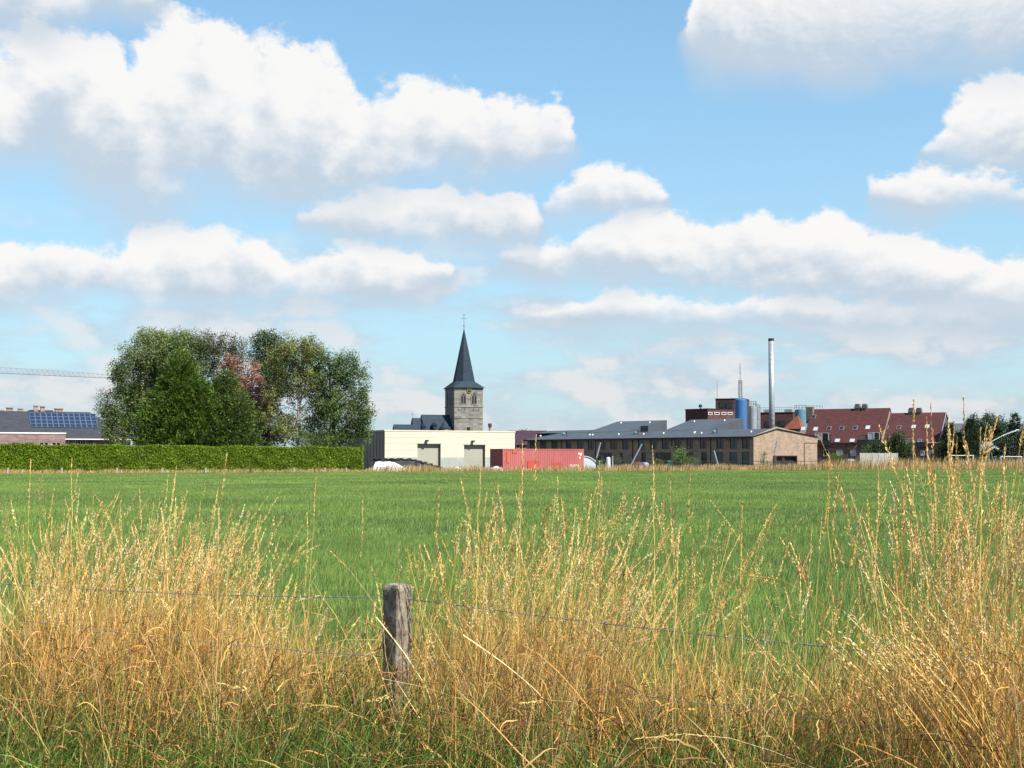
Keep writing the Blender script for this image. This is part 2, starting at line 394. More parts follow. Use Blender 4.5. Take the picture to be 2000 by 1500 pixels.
# ---------------------------------------------------------------- ground
def edgeY(X): return 143.0 + 0.385 * X                   # far edge of the meadow
def fenceY(X): return np.where(X < -0.555, 6.5 - 0.235 * (X + 0.555), 6.5 - 0.60 * (X + 0.555))
def soil(name, a, b, sc, bs=0.6):
    def f(t):
        v = worldpos(); n = noise(v, sc, 6, 0.65); n2 = noise(v, sc * 14, 4, 0.6)
        return principled(mixc(smooth(n * 0.6 + n2 * 0.4, 0.35, 0.65), a, b), 0.95, 0.1, bump=n2, bstr=bs, bdist=0.05)
    return mat(name, f)
M['verge_soil'] = soil('verge_soil', (0.045, 0.035, 0.020), (0.10, 0.075, 0.04), 1.2)
M['meadow_soil'] = soil('meadow_soil', (0.035, 0.065, 0.018), (0.055, 0.095, 0.026), 0.12)
tag(MB().poly([(-2500, -400, 0), (2500, -400, 0), (2500, 5000, 0), (-2500, 5000, 0)]).build('ground', 'verge_soil'), kind='structure')
fx = [-12, -8, -4, -2, -0.555, 1, 2.5, 4, 6]
near = [(x, float(fenceY(np.array(x))) + 1.5, 0.004) for x in fx]
near = [(-95, edgeY(-95) - 30, 0.004), (-12.5, 11, 0.004)] + near + [(10, 6, 0.004), (110, 60, 0.004)]
fieldo = MB().poly(near + [(110, edgeY(110), 0.004), (-95, edgeY(-95), 0.004)]).build('meadow', 'meadow_soil'); tag(fieldo, kind='structure')

# ---------------------------------------------------------------- grass machinery
def unit(v): return v / np.maximum(np.linalg.norm(v, axis=-1, keepdims=True), 1e-9)
def paths(root, L, th0, kap, phi, seg, wob=0.0):
    N = len(L); s = (np.arange(seg) + 0.5) / seg
    th = th0[:, None] + kap[:, None] * s[None] ** 2
    ph = phi[:, None] + (RNG.normal(0, wob, (N, 1)) * s[None] if wob else 0)
    d = np.stack([np.sin(th) * np.cos(ph), np.sin(th) * np.sin(ph), np.cos(th)], -1) * (L / seg)[:, None, None]
    P = np.concatenate([np.zeros((N, 1, 3)), np.cumsum(d, 1)], 1) + root[:, None, :]
    P[..., 2] = np.maximum(P[..., 2], 0.012)
    return P
def ribbon(P, W):                                        # P (N,S,3) W (N,S) -> quads
    N, K, _ = P.shape
    T = unit(np.gradient(P, axis=1)); r = RNG.normal(0, 1, (N, 1, 3)); side = unit(np.cross(T, np.broadcast_to(r, T.shape)))
    V = np.stack([P - side * W[..., None] / 2, P + side * W[..., None] / 2], 2)      # N,K,2,3
    idx = np.arange(N * K * 2).reshape(N, K, 2)
    F = np.stack([idx[:, :-1, 0], idx[:, :-1, 1], idx[:, 1:, 1], idx[:, 1:, 0]], -1).reshape(-1, 4)
    return V.reshape(-1, 3), F
def pick(palette, n, jit=0.18):
    pal = np.array([p[:3] for p in palette]); w = np.array([p[3] for p in palette]); w = w / w.sum()
    c = pal[RNG.choice(len(pal), n, p=w)]
    return np.clip(c * (1 + RNG.normal(0, jit, (n, 1))) * (1 + RNG.normal(0, jit * 0.35, (n, 3))), 0.005, 0.9)
class Pile:
    def __init__(s): s.V, s.F, s.C, s.n = [], [], [], 0
    def add(s, V, F, C):
        s.V.append(V); s.F.append(F + s.n); s.C.append(C); s.n += len(V)
    def ribbons(s, P, W, C, tipC=None):
        V, F = ribbon(P, W); N, K, _ = P.shape
        c = np.repeat(C[:, None, :], K, 1)
        if tipC is not None:
            k = np.linspace(0, 1, K)[None, :, None]; c = c * (1 - k) + tipC[:, None, :] * k
        s.add(V, F, np.repeat(c.reshape(-1, 3), 2, 0))
    def darts(s, B, D, L, W, C):                          # small pointed scales: base, two sides, tip
        r = RNG.normal(0, 1, B.shape); side = unit(np.cross(D, r)) * W[:, None]
        mid = B + D * (L * 0.45)[:, None]
        V = np.stack([B, mid + side, B + D * L[:, None], mid - side], 1).reshape(-1, 3)
        s.add(V, np.arange(len(V)).reshape(-1, 4), np.repeat(C, 4, 0))
    def build(s, name, m, parent=None): return quads(name, np.concatenate(s.V), np.concatenate(s.C), m, parent, F=np.concatenate(s.F))
def along(P, t):                                          # P (N,S,3), t (N,K) in 0..1 -> points and tangents
    N, K, _ = P.shape; f = t * (K - 1); i = np.clip(f.astype(int), 0, K - 2); w = (f - i)[..., None]
    a = np.take_along_axis(P, i[..., None].repeat(3, -1), 1); b = np.take_along_axis(P, (i + 1)[..., None].repeat(3, -1), 1)
    return a * (1 - w) + b * w, unit(b - a)
def heads(pile, P, L, headlen, K, C, open_=0.35, sl=0.012, sw=0.0022):
    N = len(P); t = 1 - (headlen / L)[:, None] * np.sort(RNG.random((N, K)), 1)
    B, T = along(P, t); u = (1 - t) / (headlen / L)[:, None]   # 0 tip .. 1 bottom of the head
    r = unit(np.cross(T, RNG.normal(0, 1, T.shape)))
    a = open_[:, None] * (0.5 + 0.8 * u) * RNG.uniform(0.5, 1.3, (N, K))
    D = unit(T * np.cos(a)[..., None] + r * np.sin(a)[..., None])
    # each spikelet hangs on a short branch away from the axis
    B = B + D * (RNG.random((N, K)) * open_[:, None] * 0.035 * (0.3 + u))[..., None]
    LL = sl * RNG.uniform(0.7, 1.4, (N, K)); C2 = np.repeat(C[:, None], K, 1) * RNG.uniform(0.85, 1.15, (N, K, 1))
    pile.darts(B.reshape(-1, 3), D.reshape(-1, 3), LL.ravel(), (sw * RNG.uniform(0.7, 1.3, (N, K))).ravel(), np.clip(C2.reshape(-1, 3), 0, 0.9))

# ---------------------------------------------------------------- the meadow: short green blades, scattered tiles
def tile(name, size, n, h, w, pal):
    root = np.c_[RNG.uniform(-size / 2, size / 2, (n, 2)), np.zeros(n)]
    L = h * RNG.uniform(0.55, 1.25, n)
    P = paths(root, L, np.abs(RNG.normal(0.12, 0.15, n)), RNG.uniform(0.1, 0.9, n), RNG.normal(0.3, 1.3, n), 3)
    W = np.array([1, 0.9, 0.6, 0.08])[None] * (w * RNG.uniform(0.7, 1.3, n))[:, None]
    p = Pile(); c = pick(pal, n, 0.15); p.ribbons(P, W, c, np.clip(c * np.array([[1.42, 1.28, 1.25]]), 0, .6)); o = p.build(name, M['field'])  # tips yellow by growth; extra lightening stands for light caught on them
    col.objects.unlink(o); return o
GREENS = [(0.112, 0.205, 0.050, 5), (0.088, 0.178, 0.046, 4), (0.148, 0.232, 0.058, 3), (0.19, 0.22, 0.07, 0.9), (0.30, 0.26, 0.11, 0.3)]
def scatter(name, pts, rot, scl, idx, sources):
    me = bpy.data.meshes.new(name); me.from_pydata([tuple(p) for p in pts], [], [])
    for nm, ty, dat in (('rot', 'FLOAT', rot), ('scl', 'FLOAT', scl), ('idx', 'INT', idx)):
        me.attributes.new(nm, ty, 'POINT').data.foreach_set('value', np.asarray(dat))
    o = bpy.data.objects.new(name, me); col.objects.link(o)
    cl = bpy.data.collections.new(name + '_sources')
    for k, s in enumerate(sources): s.name = f'{name}_tile_{chr(97 + k)}'; cl.objects.link(s)
    ng = bpy.data.node_groups.new(name, 'GeometryNodeTree')
    ng.interface.new_socket('Geometry', in_out='INPUT', socket_type='NodeSocketGeometry')
    ng.interface.new_socket('Geometry', in_out='OUTPUT', socket_type='NodeSocketGeometry')
    nd = ng.nodes.new; gi, go = nd('NodeGroupInput'), nd('NodeGroupOutput')
    ci = nd('GeometryNodeCollectionInfo'); ci.inputs[0].default_value = cl; ci.inputs['Separate Children'].default_value = True; ci.inputs['Reset Children'].default_value = True
    ip = nd('GeometryNodeInstanceOnPoints'); ip.inputs['Pick Instance'].default_value = True
    def attr(n, ty):
        a = nd('GeometryNodeInputNamedAttribute'); a.data_type = ty; a.inputs['Name'].default_value = n; return a.outputs['Attribute']
    cx = nd('ShaderNodeCombineXYZ'); L = ng.links.new
    L(gi.outputs[0], ip.inputs['Points']); L(ci.outputs[0], ip.inputs['Instance']); L(attr('idx', 'INT'), ip.inputs['Instance Index'])
    L(attr('rot', 'FLOAT'), cx.inputs[2]); er = nd('FunctionNodeEulerToRotation'); L(cx.outputs[0], er.inputs[0]); L(er.outputs[0], ip.inputs['Rotation'])
    L(attr('scl', 'FLOAT'), ip.inputs['Scale']); L(ip.outputs[0], go.inputs[0])
    md = o.modifiers.new('scatter', 'NODES'); md.node_group = ng
    return o
def ring(y0, y1, sp):
    pts = []
    y = y0
    while y < y1:
        hw = 0.385 * y * 1.22 + 2.0
        for x in np.arange(-hw, hw, sp):
            px, py = x + random.uniform(-.3, .3) * sp, y + random.uniform(-.3, .3) * sp
            if py < edgeY(px) - 0.3 and py > float(fenceY(np.array(px))) + 1.35: pts.append((px, py, 0.004))
        y += sp
    return np.array(pts)
def meadow(name, label, y0, y1, sp, size, n, h, w, nv=5):
    src = [tile('grass_tile', size, n, h, w, GREENS) for _ in range(nv)]
    pts = ring(y0, y1, sp); k = len(pts)
    big = 0.5 + 0.5 * np.sin(pts[:, 0] * 0.11 + pts[:, 1] * 0.19) * np.sin(pts[:, 1] * 0.31 - pts[:, 0] * 0.05)
    o = scatter(name, pts, RNG.normal(0, 0.5, k).astype(np.float32), (0.82 + 0.3 * big + RNG.normal(0, 0.06, k)).astype(np.float32), RNG.integers(0, nv, k).astype(np.int32), src)
    return tag(o, label, 'grass', kind='stuff')
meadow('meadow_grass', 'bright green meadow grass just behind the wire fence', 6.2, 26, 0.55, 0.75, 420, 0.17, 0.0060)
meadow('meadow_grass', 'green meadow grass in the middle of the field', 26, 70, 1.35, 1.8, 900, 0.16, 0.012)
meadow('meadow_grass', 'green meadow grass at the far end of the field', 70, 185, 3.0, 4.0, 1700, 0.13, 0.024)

# dry grass along the far edge of the meadow
def far_strip():
    p = Pile(); n = 26000
    X = RNG.uniform(-75, 95, n); wide = np.where(X > 38, 5.0, 2.2)
    Y = edgeY(X) + 0.1 + RNG.random(n) * wide
    ximg = 1000 + FPX * X / Y
    hh = np.interp(ximg, [-300, 700, 740, 1000, 1150, 1560, 1600, 1700, 1800, 2300], [0.42, 0.45, 0.85, 0.55, 0.75, 0.85, 1.25, 1.5, 1.35, 1.5])
    clump = 0.55 + 0.45 * np.sin(X * 1.7 + 2 * np.sin(X * 0.6)) * np.sin(X * 0.37 + 1)
    L = hh * (0.45 + 0.75 * RNG.random(n)) * (0.7 + 0.5 * clump)
    P = paths(np.c_[X, Y, np.zeros(n)], L, np.abs(RNG.normal(0.1, 0.15, n)), RNG.uniform(0, 0.7, n), RNG.normal(0.2, 1.0, n), 3)
    W = np.array([1, 0.9, 0.8, 0.3])[None] * RNG.uniform(0.018, 0.045, n)[:, None]
    pal = [(0.42, 0.295, 0.13, 5), (0.35, 0.21, 0.08, 4), (0.48, 0.37, 0.20, 2), (0.13, 0.16, 0.05, 1.6)]
    p.ribbons(P, W, pick(pal, n, 0.15))
    tag(p.build('dry_grass', M['straw']), 'straw coloured dry grass strip along the far edge of the meadow', 'grass', kind='stuff')
far_strip()

# ---------------------------------------------------------------- the verge in front: tall dry grass along the fence
XI =   [-400, 0,   60,  130, 250, 330, 400, 470, 540, 620, 700, 780, 850, 930, 1050, 1150, 1220, 1300, 1400, 1500, 1620, 1720, 1790, 1850, 1950, 2100, 2500]
DENS = [.7,  .40, .70, 1.,  1.,  1.1, 1.,  .7,  .36, .22, .18, .22, .60, .90, .95,  .85,  .45,  .36,  .28,  .26,  .28,  .42,  1.,   1.2,  1.2,  1.1,  .8]
TOPY = [1018, 1048, 1023, 1003, 1023, 1038, 1023, 1068, 1113, 1118, 1128, 1118, 1048, 1023, 1013, 1013, 1048, 1023, 1023, 1023, 1028, 995, 945, 915, 925, 925, 975]
BODY = [1120, 1150, 1120, 1105, 1095, 1090, 1100, 1120, 1160, 1185, 1200, 1190, 1150, 1110, 1090, 1100, 1150, 1190, 1200, 1210, 1200, 1180, 1100, 1060, 1060, 1060, 1100]
def verge_points(n, lo, hi, by=None, mean=None, sd=0.55, clump=0.0):
    out = []; tot = 0
    while tot < n:
        X = RNG.uniform(-4.6, 3.6, n)
        dY = RNG.normal(mean, sd, n) if mean is not None else RNG.uniform(lo, hi, n)
        Y = fenceY(X) + np.clip(dY, lo, hi)
        if by is not None:
            d = np.interp(1000 + FPX * X / Y, XI, by)
            k = RNG.random(n) < d / 1.2; X, Y = X[k], Y[k]
        if clump:                                           # gather into tufts
            g = RNG.random(len(X)) < clump; j = np.argmin(np.abs(X[g, None] - TUFT[None, :, 0]) + np.abs(Y[g, None] - TUFT[None, :, 1]), 1)
            X[g] = TUFT[j, 0] + RNG.normal(0, 0.05, g.sum()); Y[g] = TUFT[j, 1] + RNG.normal(0, 0.06, g.sum())
        k = Y > 2.6; X, Y = X[k], Y[k]
        out.append(np.c_[X, Y, np.zeros(len(X))]); tot += len(X)
    return np.concatenate(out)[:n]
_tx = RNG.uniform(-4.6, 3.6, 260); TUFT = np.c_[_tx, fenceY(_tx) + RNG.uniform(-1.3, 1.35, 260)]
STRAW = [(0.60, 0.405, 0.135, 5), (0.57, 0.345, 0.085, 5), (0.43, 0.22, 0.05, 2.6), (0.66, 0.51, 0.25, 3), (0.30, 0.27, 0.055, 1.6), (0.22, 0.10, 0.028, 1.2)]
HEADS = [(0.64, 0.46, 0.19, 5), (0.60, 0.39, 0.13, 4), (0.67, 0.54, 0.30, 2), (0.36, 0.22, 0.11, 1.2)]
OLD_SHADE = [(0.24, 0.125, 0.045, 4), (0.16, 0.072, 0.025, 4), (0.34, 0.20, 0.075, 2), (0.09, 0.042, 0.018, 3)]  # old litter browns, taken darker to stand for shade deep in the grass
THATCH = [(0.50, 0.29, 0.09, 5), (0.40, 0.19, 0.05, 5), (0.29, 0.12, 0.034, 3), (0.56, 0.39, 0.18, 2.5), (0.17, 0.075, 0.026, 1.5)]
GREENV = [(0.072, 0.145, 0.020, 5), (0.115, 0.19, 0.032, 3), (0.044, 0.092, 0.017, 3), (0.21, 0.23, 0.05, 2)]
def topz(pts, tab):
    xi = 1000 + FPX * pts[:, 0] / pts[:, 1]
    return EYE - (np.interp(xi, XI, tab) - HORIZON) * pts[:, 1] / FPX
def culms(pile, pts, H, leanmean=0.18, leansd=0.24, K=34, bent=0.10, head=(0.10, 0.24)):
    n = len(pts)
    phi = RNG.normal(0.0, 0.8, n) + np.where(RNG.random(n) < 0.20, np.pi, 0)
    th0 = np.abs(RNG.normal(leanmean, leansd, n)) * 0.6; kap = np.abs(RNG.normal(0.20, 0.24, n))
    b = RNG.random(n) < bent; th0[b] += RNG.uniform(0.2, 0.7, b.sum()); kap[b] += RNG.uniform(0.2, 1.0, b.sum())
    P = paths(pts, H, th0, kap, phi, 9, 0.15)
    P[:, 1:-1] += RNG.normal(0, 0.003, P[:, 1:-1].shape)
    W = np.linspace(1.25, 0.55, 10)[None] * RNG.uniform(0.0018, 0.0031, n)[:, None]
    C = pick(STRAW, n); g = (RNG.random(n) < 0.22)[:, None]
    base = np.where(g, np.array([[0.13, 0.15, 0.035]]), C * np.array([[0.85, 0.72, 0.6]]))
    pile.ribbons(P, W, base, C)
    kind = RNG.random(n)
    hl = np.minimum(RNG.uniform(*head, n), H * 0.4); hc = pick(HEADS, n, 0.12)
    for lo, hi, op, kk, sl, sw in ((0, .55, 0.36, int(K * 1.6), 0.0125, 0.0019), (.55, .75, 0.20, int(K * 1.5), 0.0115, 0.0020), (.75, 1.01, 0.80, int(K * 2), 0.0105, 0.0012)):
        m = (kind >= lo) & (kind < hi)
        if m.any(): heads(pile, P[m], H[m], hl[m] * (1.15 if op > .5 else 1), kk, hc[m], np.full(m.sum(), op) * RNG.uniform(0.7, 1.3, m.sum()), sl, sw)
    return P
# tall culms with seed heads
pile = Pile(); pts = verge_points(1750, -1.3, 1.35, DENS, 0.18, 0.55, 0.65)
tz = topz(pts, TOPY); H = np.clip(tz, 0.5, 1.85) * np.clip(RNG.normal(0.86, 0.13, len(pts)), 0.45, 1.16)
culms(pile, pts, H)
# tussocks: tight bunches of culms fanning out from one root
tuss = [(85, 6.9, 45, 965), (110, 7.0, 40, 990), (160, 7.1, 40, 985), (250, 7.1, 45, 1000), (305, 7.2, 60, 985), (340, 7.0, 60, 960), (400, 7.1, 40, 985), (470, 7.0, 35, 1030),
        (880, 6.6, 45, 1015), (920, 6.5, 60, 985), (1010, 6.3, 40, 960), (1080, 6.2, 55, 975), (1130, 6.0, 60, 965), (1190, 5.9, 40, 985), (1345, 5.8, 45, 960),
        (1700, 5.2, 35, 960), (1800, 5.0, 60, 900), (1850, 4.9, 70, 880), (1900, 4.9, 60, 880), (1950, 5.0, 60, 905), (1990, 4.7, 60, 930), (1560, 5.6, 25, 985)]
for x, Y, n, ty in tuss:
    n = int(n * 0.7)
    r = np.c_[gX(x, Y) + RNG.normal(0, 0.05, n), Y + RNG.normal(0, 0.06, n), np.zeros(n)]
    Hh = np.clip(gZ(ty + 22, Y) * np.clip(RNG.normal(0.90, 0.12, n), 0.5, 1.12), 0.4, 1.9)
    culms(pile, r, Hh, 0.14, 0.20, 36, 0.05)
# a heavy swathe blown over to the left at the right picture edge, another fanning right in the middle
for xa, xb, Y, n, lo, hi, ph, ln in ((1930, 2150, 4.75, 75, 0.35, 0.75, math.pi, (0.95, 1.25)), (1000, 1180, 6.1, 60, 0.25, 0.60, 0.0, (0.9, 1.2)), (230, 420, 6.9, 40, 0.15, 0.40, 0.0, (1.0, 1.3)), (60, 120, 6.8, 25, 0.0, 0.15, 0.0, (1.0, 1.3))):
    xr = RNG.uniform(xa, xb, n); r = np.c_[gX(xr, Y) if False else (xr - 1000) * Y / FPX, Y + RNG.normal(0, 0.12, n), np.zeros(n)]
    L = RNG.uniform(*ln, n); th = RNG.uniform(lo, hi, n)
    P = paths(r, L, th * 0.6, th * 0.7, np.full(n, ph) + RNG.normal(0, 0.3, n), 9, 0.1)
    C = pick(STRAW[:4], n); pile.ribbons(P, np.linspace(1.3, 0.6, 10)[None] * RNG.uniform(0.002, 0.003, n)[:, None], C * 0.9, C)
    heads(pile, P, L, RNG.uniform(0.16, 0.28, n), 64, pick(HEADS[:3], n, 0.08), np.full(n, 0.42), 0.0130, 0.0019)
# long fallen stalks lying across the grass in front of the post
for pl, Y in (([(745, 1325), (830, 1342), (920, 1372), (990, 1412)], 5.6), ([(905, 1240), (980, 1292), (1050, 1350), (1098, 1412)], 5.5), ([(735, 1205), (790, 1275), (835, 1345), (862, 1440)], 5.9), ([(1190, 1490), (1270, 1400), (1330, 1330), (1372, 1275)], 5.0), ([(1990, 1370), (1930, 1410), (1880, 1445), (1830, 1490)], 4.3)):
    w = np.array([[at(x, y, Y + 0.05 * k) for k, (x, y) in enumerate(pl)]]); t = np.linspace(0, 3, 13)
    P = np.stack([np.interp(t, range(4), w[0, :, k]) for k in range(3)], -1)[None]; P[:, 1:-1] = (P[:, :-2] + 2 * P[:, 1:-1] + P[:, 2:]) / 4
    pile.ribbons(P, np.linspace(1.1, 0.5, 13)[None] * 0.0048, pick(STRAW[3:4], 1, 0.05))
# single tall stalks that stand out in the picture: root column, tip pixel, distance
solo = [(52, 60, 905, 6.8), (300, 345, 918, 6.6), (395, 443, 896, 6.4), (590, 618, 938, 6.6), (595, 600, 1010, 6.8), (925, 938, 908, 6.2), (1005, 1020, 868, 5.9),
        (1025, 1047, 862, 5.9), (1100, 1172, 912, 5.9), (1060, 1165, 960, 6.0), (1278, 1274, 878, 5.8), (1340, 1348, 938, 5.6), (1625, 1618, 910, 5.3), (1570, 1640, 930, 5.4),
        (1690, 1716, 930, 5.2), (1745, 1766, 930, 5.1), (1835, 1810, 825, 4.9), (1840, 1818, 800, 4.9), (1850, 1852, 835, 4.8), (1925, 1882, 788, 4.6), (1760, 1785, 795, 4.9),
        (1905, 1915, 850, 4.7), (1955, 1962, 885, 4.7), (840, 858, 960, 6.5), (700, 708, 985, 6.6), (490, 508, 1015, 6.8), (1215, 1222, 960, 5.9), (1440, 1450, 985, 5.5), (150, 140, 905, 6.7), (240, 236, 985, 6.9)]
for xr, xt, ty, Y in solo:
    r0 = Vector((gX(xr, Y), Y, 0)); tip = at(xt, ty, Y); n = 1
    L = np.array([(tip - r0).length * 1.01]); lean = math.atan2(tip.x - r0.x, tip.z)
    P = paths(np.array([r0]), L, np.array([abs(lean) * 0.75]), np.array([abs(lean) * 0.7]), np.array([0.0 if lean > 0 else np.pi]), 12)
    P[:, 1:-1] += RNG.normal(0, 0.004, P[:, 1:-1].shape)
    pile.ribbons(P, np.linspace(1.2, 0.6, 13)[None] * 0.0034, pick(STRAW[:2], 1), pick(STRAW[:2], 1))
    heads(pile, P, L, np.array([RNG.uniform(0.20, 0.30)]), 70, pick(HEADS[:2], 1, 0.06), np.array([0.28]), 0.0135, 0.0022)
tag(pile.build('dry_grass', M['straw']), 'tall golden seeding grass standing along the wire fence', 'grass', kind='stuff')
# leaves and broken straw in the body of the verge
pile = Pile()
def strew(n, pal, Lr, Wr, th, kap, by, lo, hi, mean, sd, zr=0.0, wild=1.6, cap=True, seg=6, tip=None, clump=0.35):
    p = verge_points(n, lo, hi, by, mean, sd, clump)
    L = RNG.uniform(*Lr, n)
    if cap: L = np.minimum(L, np.maximum(topz(p, BODY), 0.15) * RNG.uniform(0.55, 1.15, n))
    if zr: p[:, 2] = RNG.random(n) ** 1.6 * np.maximum(topz(p, BODY) * zr, 0.05)
    P = paths(p, L, RNG.uniform(*th, n), RNG.uniform(*kap, n), RNG.normal(0, wild, n), seg, 0.5)
    P[:, 1:] += RNG.normal(0, 0.0025, P[:, 1:].shape)
    W = np.interp(np.linspace(0, 1, seg + 1), [0, 0.3, 0.7, 1], [0.8, 1, 0.8, 0.12])[None] * RNG.uniform(*Wr, n)[:, None]
    pile.ribbons(P, W, pick(pal, n, 0.2), pick(tip, n, 0.2) if tip else None)
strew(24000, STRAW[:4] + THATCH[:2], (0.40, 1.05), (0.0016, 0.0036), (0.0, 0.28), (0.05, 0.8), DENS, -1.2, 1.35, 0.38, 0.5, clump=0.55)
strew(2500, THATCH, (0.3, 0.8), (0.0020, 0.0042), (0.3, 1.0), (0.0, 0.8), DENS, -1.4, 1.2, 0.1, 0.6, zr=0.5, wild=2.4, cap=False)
strew(7000, OLD_SHADE, (0.18, 0.55), (0.0022, 0.0045), (0.6, 1.5), (-0.4, 1.0), None, -1.9, 1.3, -0.1, 0.8, zr=0.5, wild=3.0, cap=False)
strew(12000, OLD_SHADE + THATCH[:2], (0.05, 0.17), (0.0030, 0.0065), (0.2, 1.6), (0.4, 2.0), None, -1.9, 1.2, -0.2, 0.8, zr=0.7, wild=3.0, cap=False)
tag(pile.build('dry_grass', M['straw']), 'tangled orange straw and dead leaves in the body of the verge', 'grass', kind='stuff')
pile = Pile()
strew(20000, GREENV, (0.25, 0.80), (0.0028, 0.0060), (0.02, 0.4), (0.2, 1.5), [1.25 - 0.45 * min(d, 1.2) for d in DENS], -2.3, 1.4, -0.3, 0.8)
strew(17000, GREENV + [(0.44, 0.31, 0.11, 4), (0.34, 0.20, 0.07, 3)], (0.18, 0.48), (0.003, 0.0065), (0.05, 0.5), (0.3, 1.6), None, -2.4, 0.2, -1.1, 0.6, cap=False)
strew(1500, GREENV[:2], (0.25, 0.45), (0.010, 0.016), (0.2, 0.7), (0.6, 1.6), None, -1.6, 0.3, -0.7, 0.5, cap=False)
strew(2600, [(0.14, 0.17, 0.04, 2), (0.10, 0.16, 0.03, 3)], (0.6, 1.15), (0.0022, 0.0036), (0.0, 0.2), (0.0, 0.5), DENS, -1.3, 1.3, 0.2, 0.6, tip=[(0.42, 0.34, 0.13, 1), (0.25, 0.26, 0.08, 1)])
tag(pile.build('green_grass', M['leaf']), 'fresh green grass blades growing up through the dry verge', 'grass', kind='stuff')

# ---------------------------------------------------------------- fence post and barbed wire
def fence_post():
    Y = 6.5; X = gX(778, Y); top = gZ(1140, Y)
    o = thing('fence_post', 'weathered square grey brown fence post standing in the tall dry grass', 'fence post', (X, Y, 0), R(-42))
    n, h, a = 12, top, 0.049
    prof = [(-a, -a), (a, -a), (a, a), (-a, a)]; ring_ = []
    for k in range(4):                                     # chamfered square
        x0, y0 = prof[k]; x1, y1 = prof[(k + 1) % 4]; c = 0.05
        for t in (c, 0.3, 0.5, 0.7, 1 - c): ring_.append((x0 + (x1 - x0) * t, y0 + (y1 - y0) * t))
    zs = list(np.linspace(-0.4, h - 0.05, 40)) + [h - 0.03, h - 0.015, h - 0.004, h]
    sc = [1.0] * 40 + [0.985, 0.94, 0.82, 0.62]
    v, f = [], []
    for z, s in zip(zs, sc):
        for (x, y) in ring_:
            r = 0.0016 * math.sin(z * 31 + x * 60) + random.gauss(0, 0.0011)
            q = s * (1.0 + 0.05 * (z / h)) * (1 + r / a)
            v.append((x * q - 0.035 * (z / h - 1) * -0.3, y * q, z + (random.gauss(0, 0.002) if s < 0.99 else 0)))
    m = len(ring_)
    for k in range(len(zs) - 1):
        for j in range(m): f.append((k * m + j, k * m + (j + 1) % m, (k + 1) * m + (j + 1) % m, (k + 1) * m + j))
    f.append(tuple((len(zs) - 1) * m + j for j in range(m)))
    def b(t):
        p = objco(); g = noise(stretch(p, (1, 1, 0.7)), 26, 6, 0.7); sp = noise(p, 95, 3, 0.7); li = noise(p, 17, 4, 0.6)
        c = mixc(smooth(g, 0.35, 0.68), (0.115, 0.098, 0.075), (0.26, 0.23, 0.185))
        c = mixc(smooth(sp, 0.60, 0.68) * 0.8, c, (0.045, 0.038, 0.03))
        c = mixc(smooth(li, 0.62, 0.72) * 0.7, c, (0.33, 0.32, 0.26))
        return principled(c, 0.92, 0.15, bump=g * 0.5 + sp * 0.5, bstr=0.8, bdist=0.006)
    M['post'] = mat('weathered_post', b)
    raw('shaft', v, f, M['post'], o)
    return o
fence_post()
def wire(pts, label, seed):
    rnd = random.Random(seed); b = MB()
    dense = []
    for p, q in zip(pts, pts[1:]):
        p, q = Vector(p), Vector(q); n = max(2, int((q - p).length / 0.012))
        for k in range(n): 
            t = k / n; w = p.lerp(q, t); sag = -4 * 0.018 * t * (1 - t); dense.append(w + Vector((0, 0, sag)))
    dense.append(Vector(pts[-1]))
    for ph in (0, math.pi):                                # two twisted strands
        tw = [p + Vector((0, 0.0017 * math.sin(k * 0.9 + ph), 0.0017 * math.cos(k * 0.9 + ph))) for k, p in enumerate(dense)]
        b.tube(tw, 0.0011, 4)
    k = 3
    while k < len(dense) - 3:                              # barbs
        c = dense[k]
        for d in ((0.5, 0.3, 0.8), (-0.4, 0.5, 0.75)):
            d = Vector(d) * 0.014; d.rotate(Matrix.Rotation(rnd.uniform(0, 6), 3, 'X')); b.tube([c - d, c + d], 0.0011, 3)
        b.tube([c - Vector((.006, 0, 0)), c + Vector((.006, 0, 0))], 0.0034, 5)
        k += int(rnd.uniform(7.5, 9.5))
    return tag(b.build('barbed_wire', 'wire'), label, 'wire', 'strands of the barbed wire fence')
M['wire'] = plain('wire_steel', (0.20, 0.21, 0.225), 0.65, 0.25, 30, 0.3, metal=0.2)
PY = 6.5
for (yl, yp, yr, lab) in ((1140, 1167, 1298, 'uppermost barbed wire strand, stretched across the whole verge'),
                          (1206, 1285, 1452, 'lower barbed wire strand half hidden in the grass'),):
    Lx = at(-420, yl - 12, 7.25); Rx = at(2400, yr + (yr - yp) * 0.33, 4.75)
    wire([Lx, at(0, yl, 7.0), at(778, yp, PY), at(2000, yr, 5.0), Rx], lab, yl)

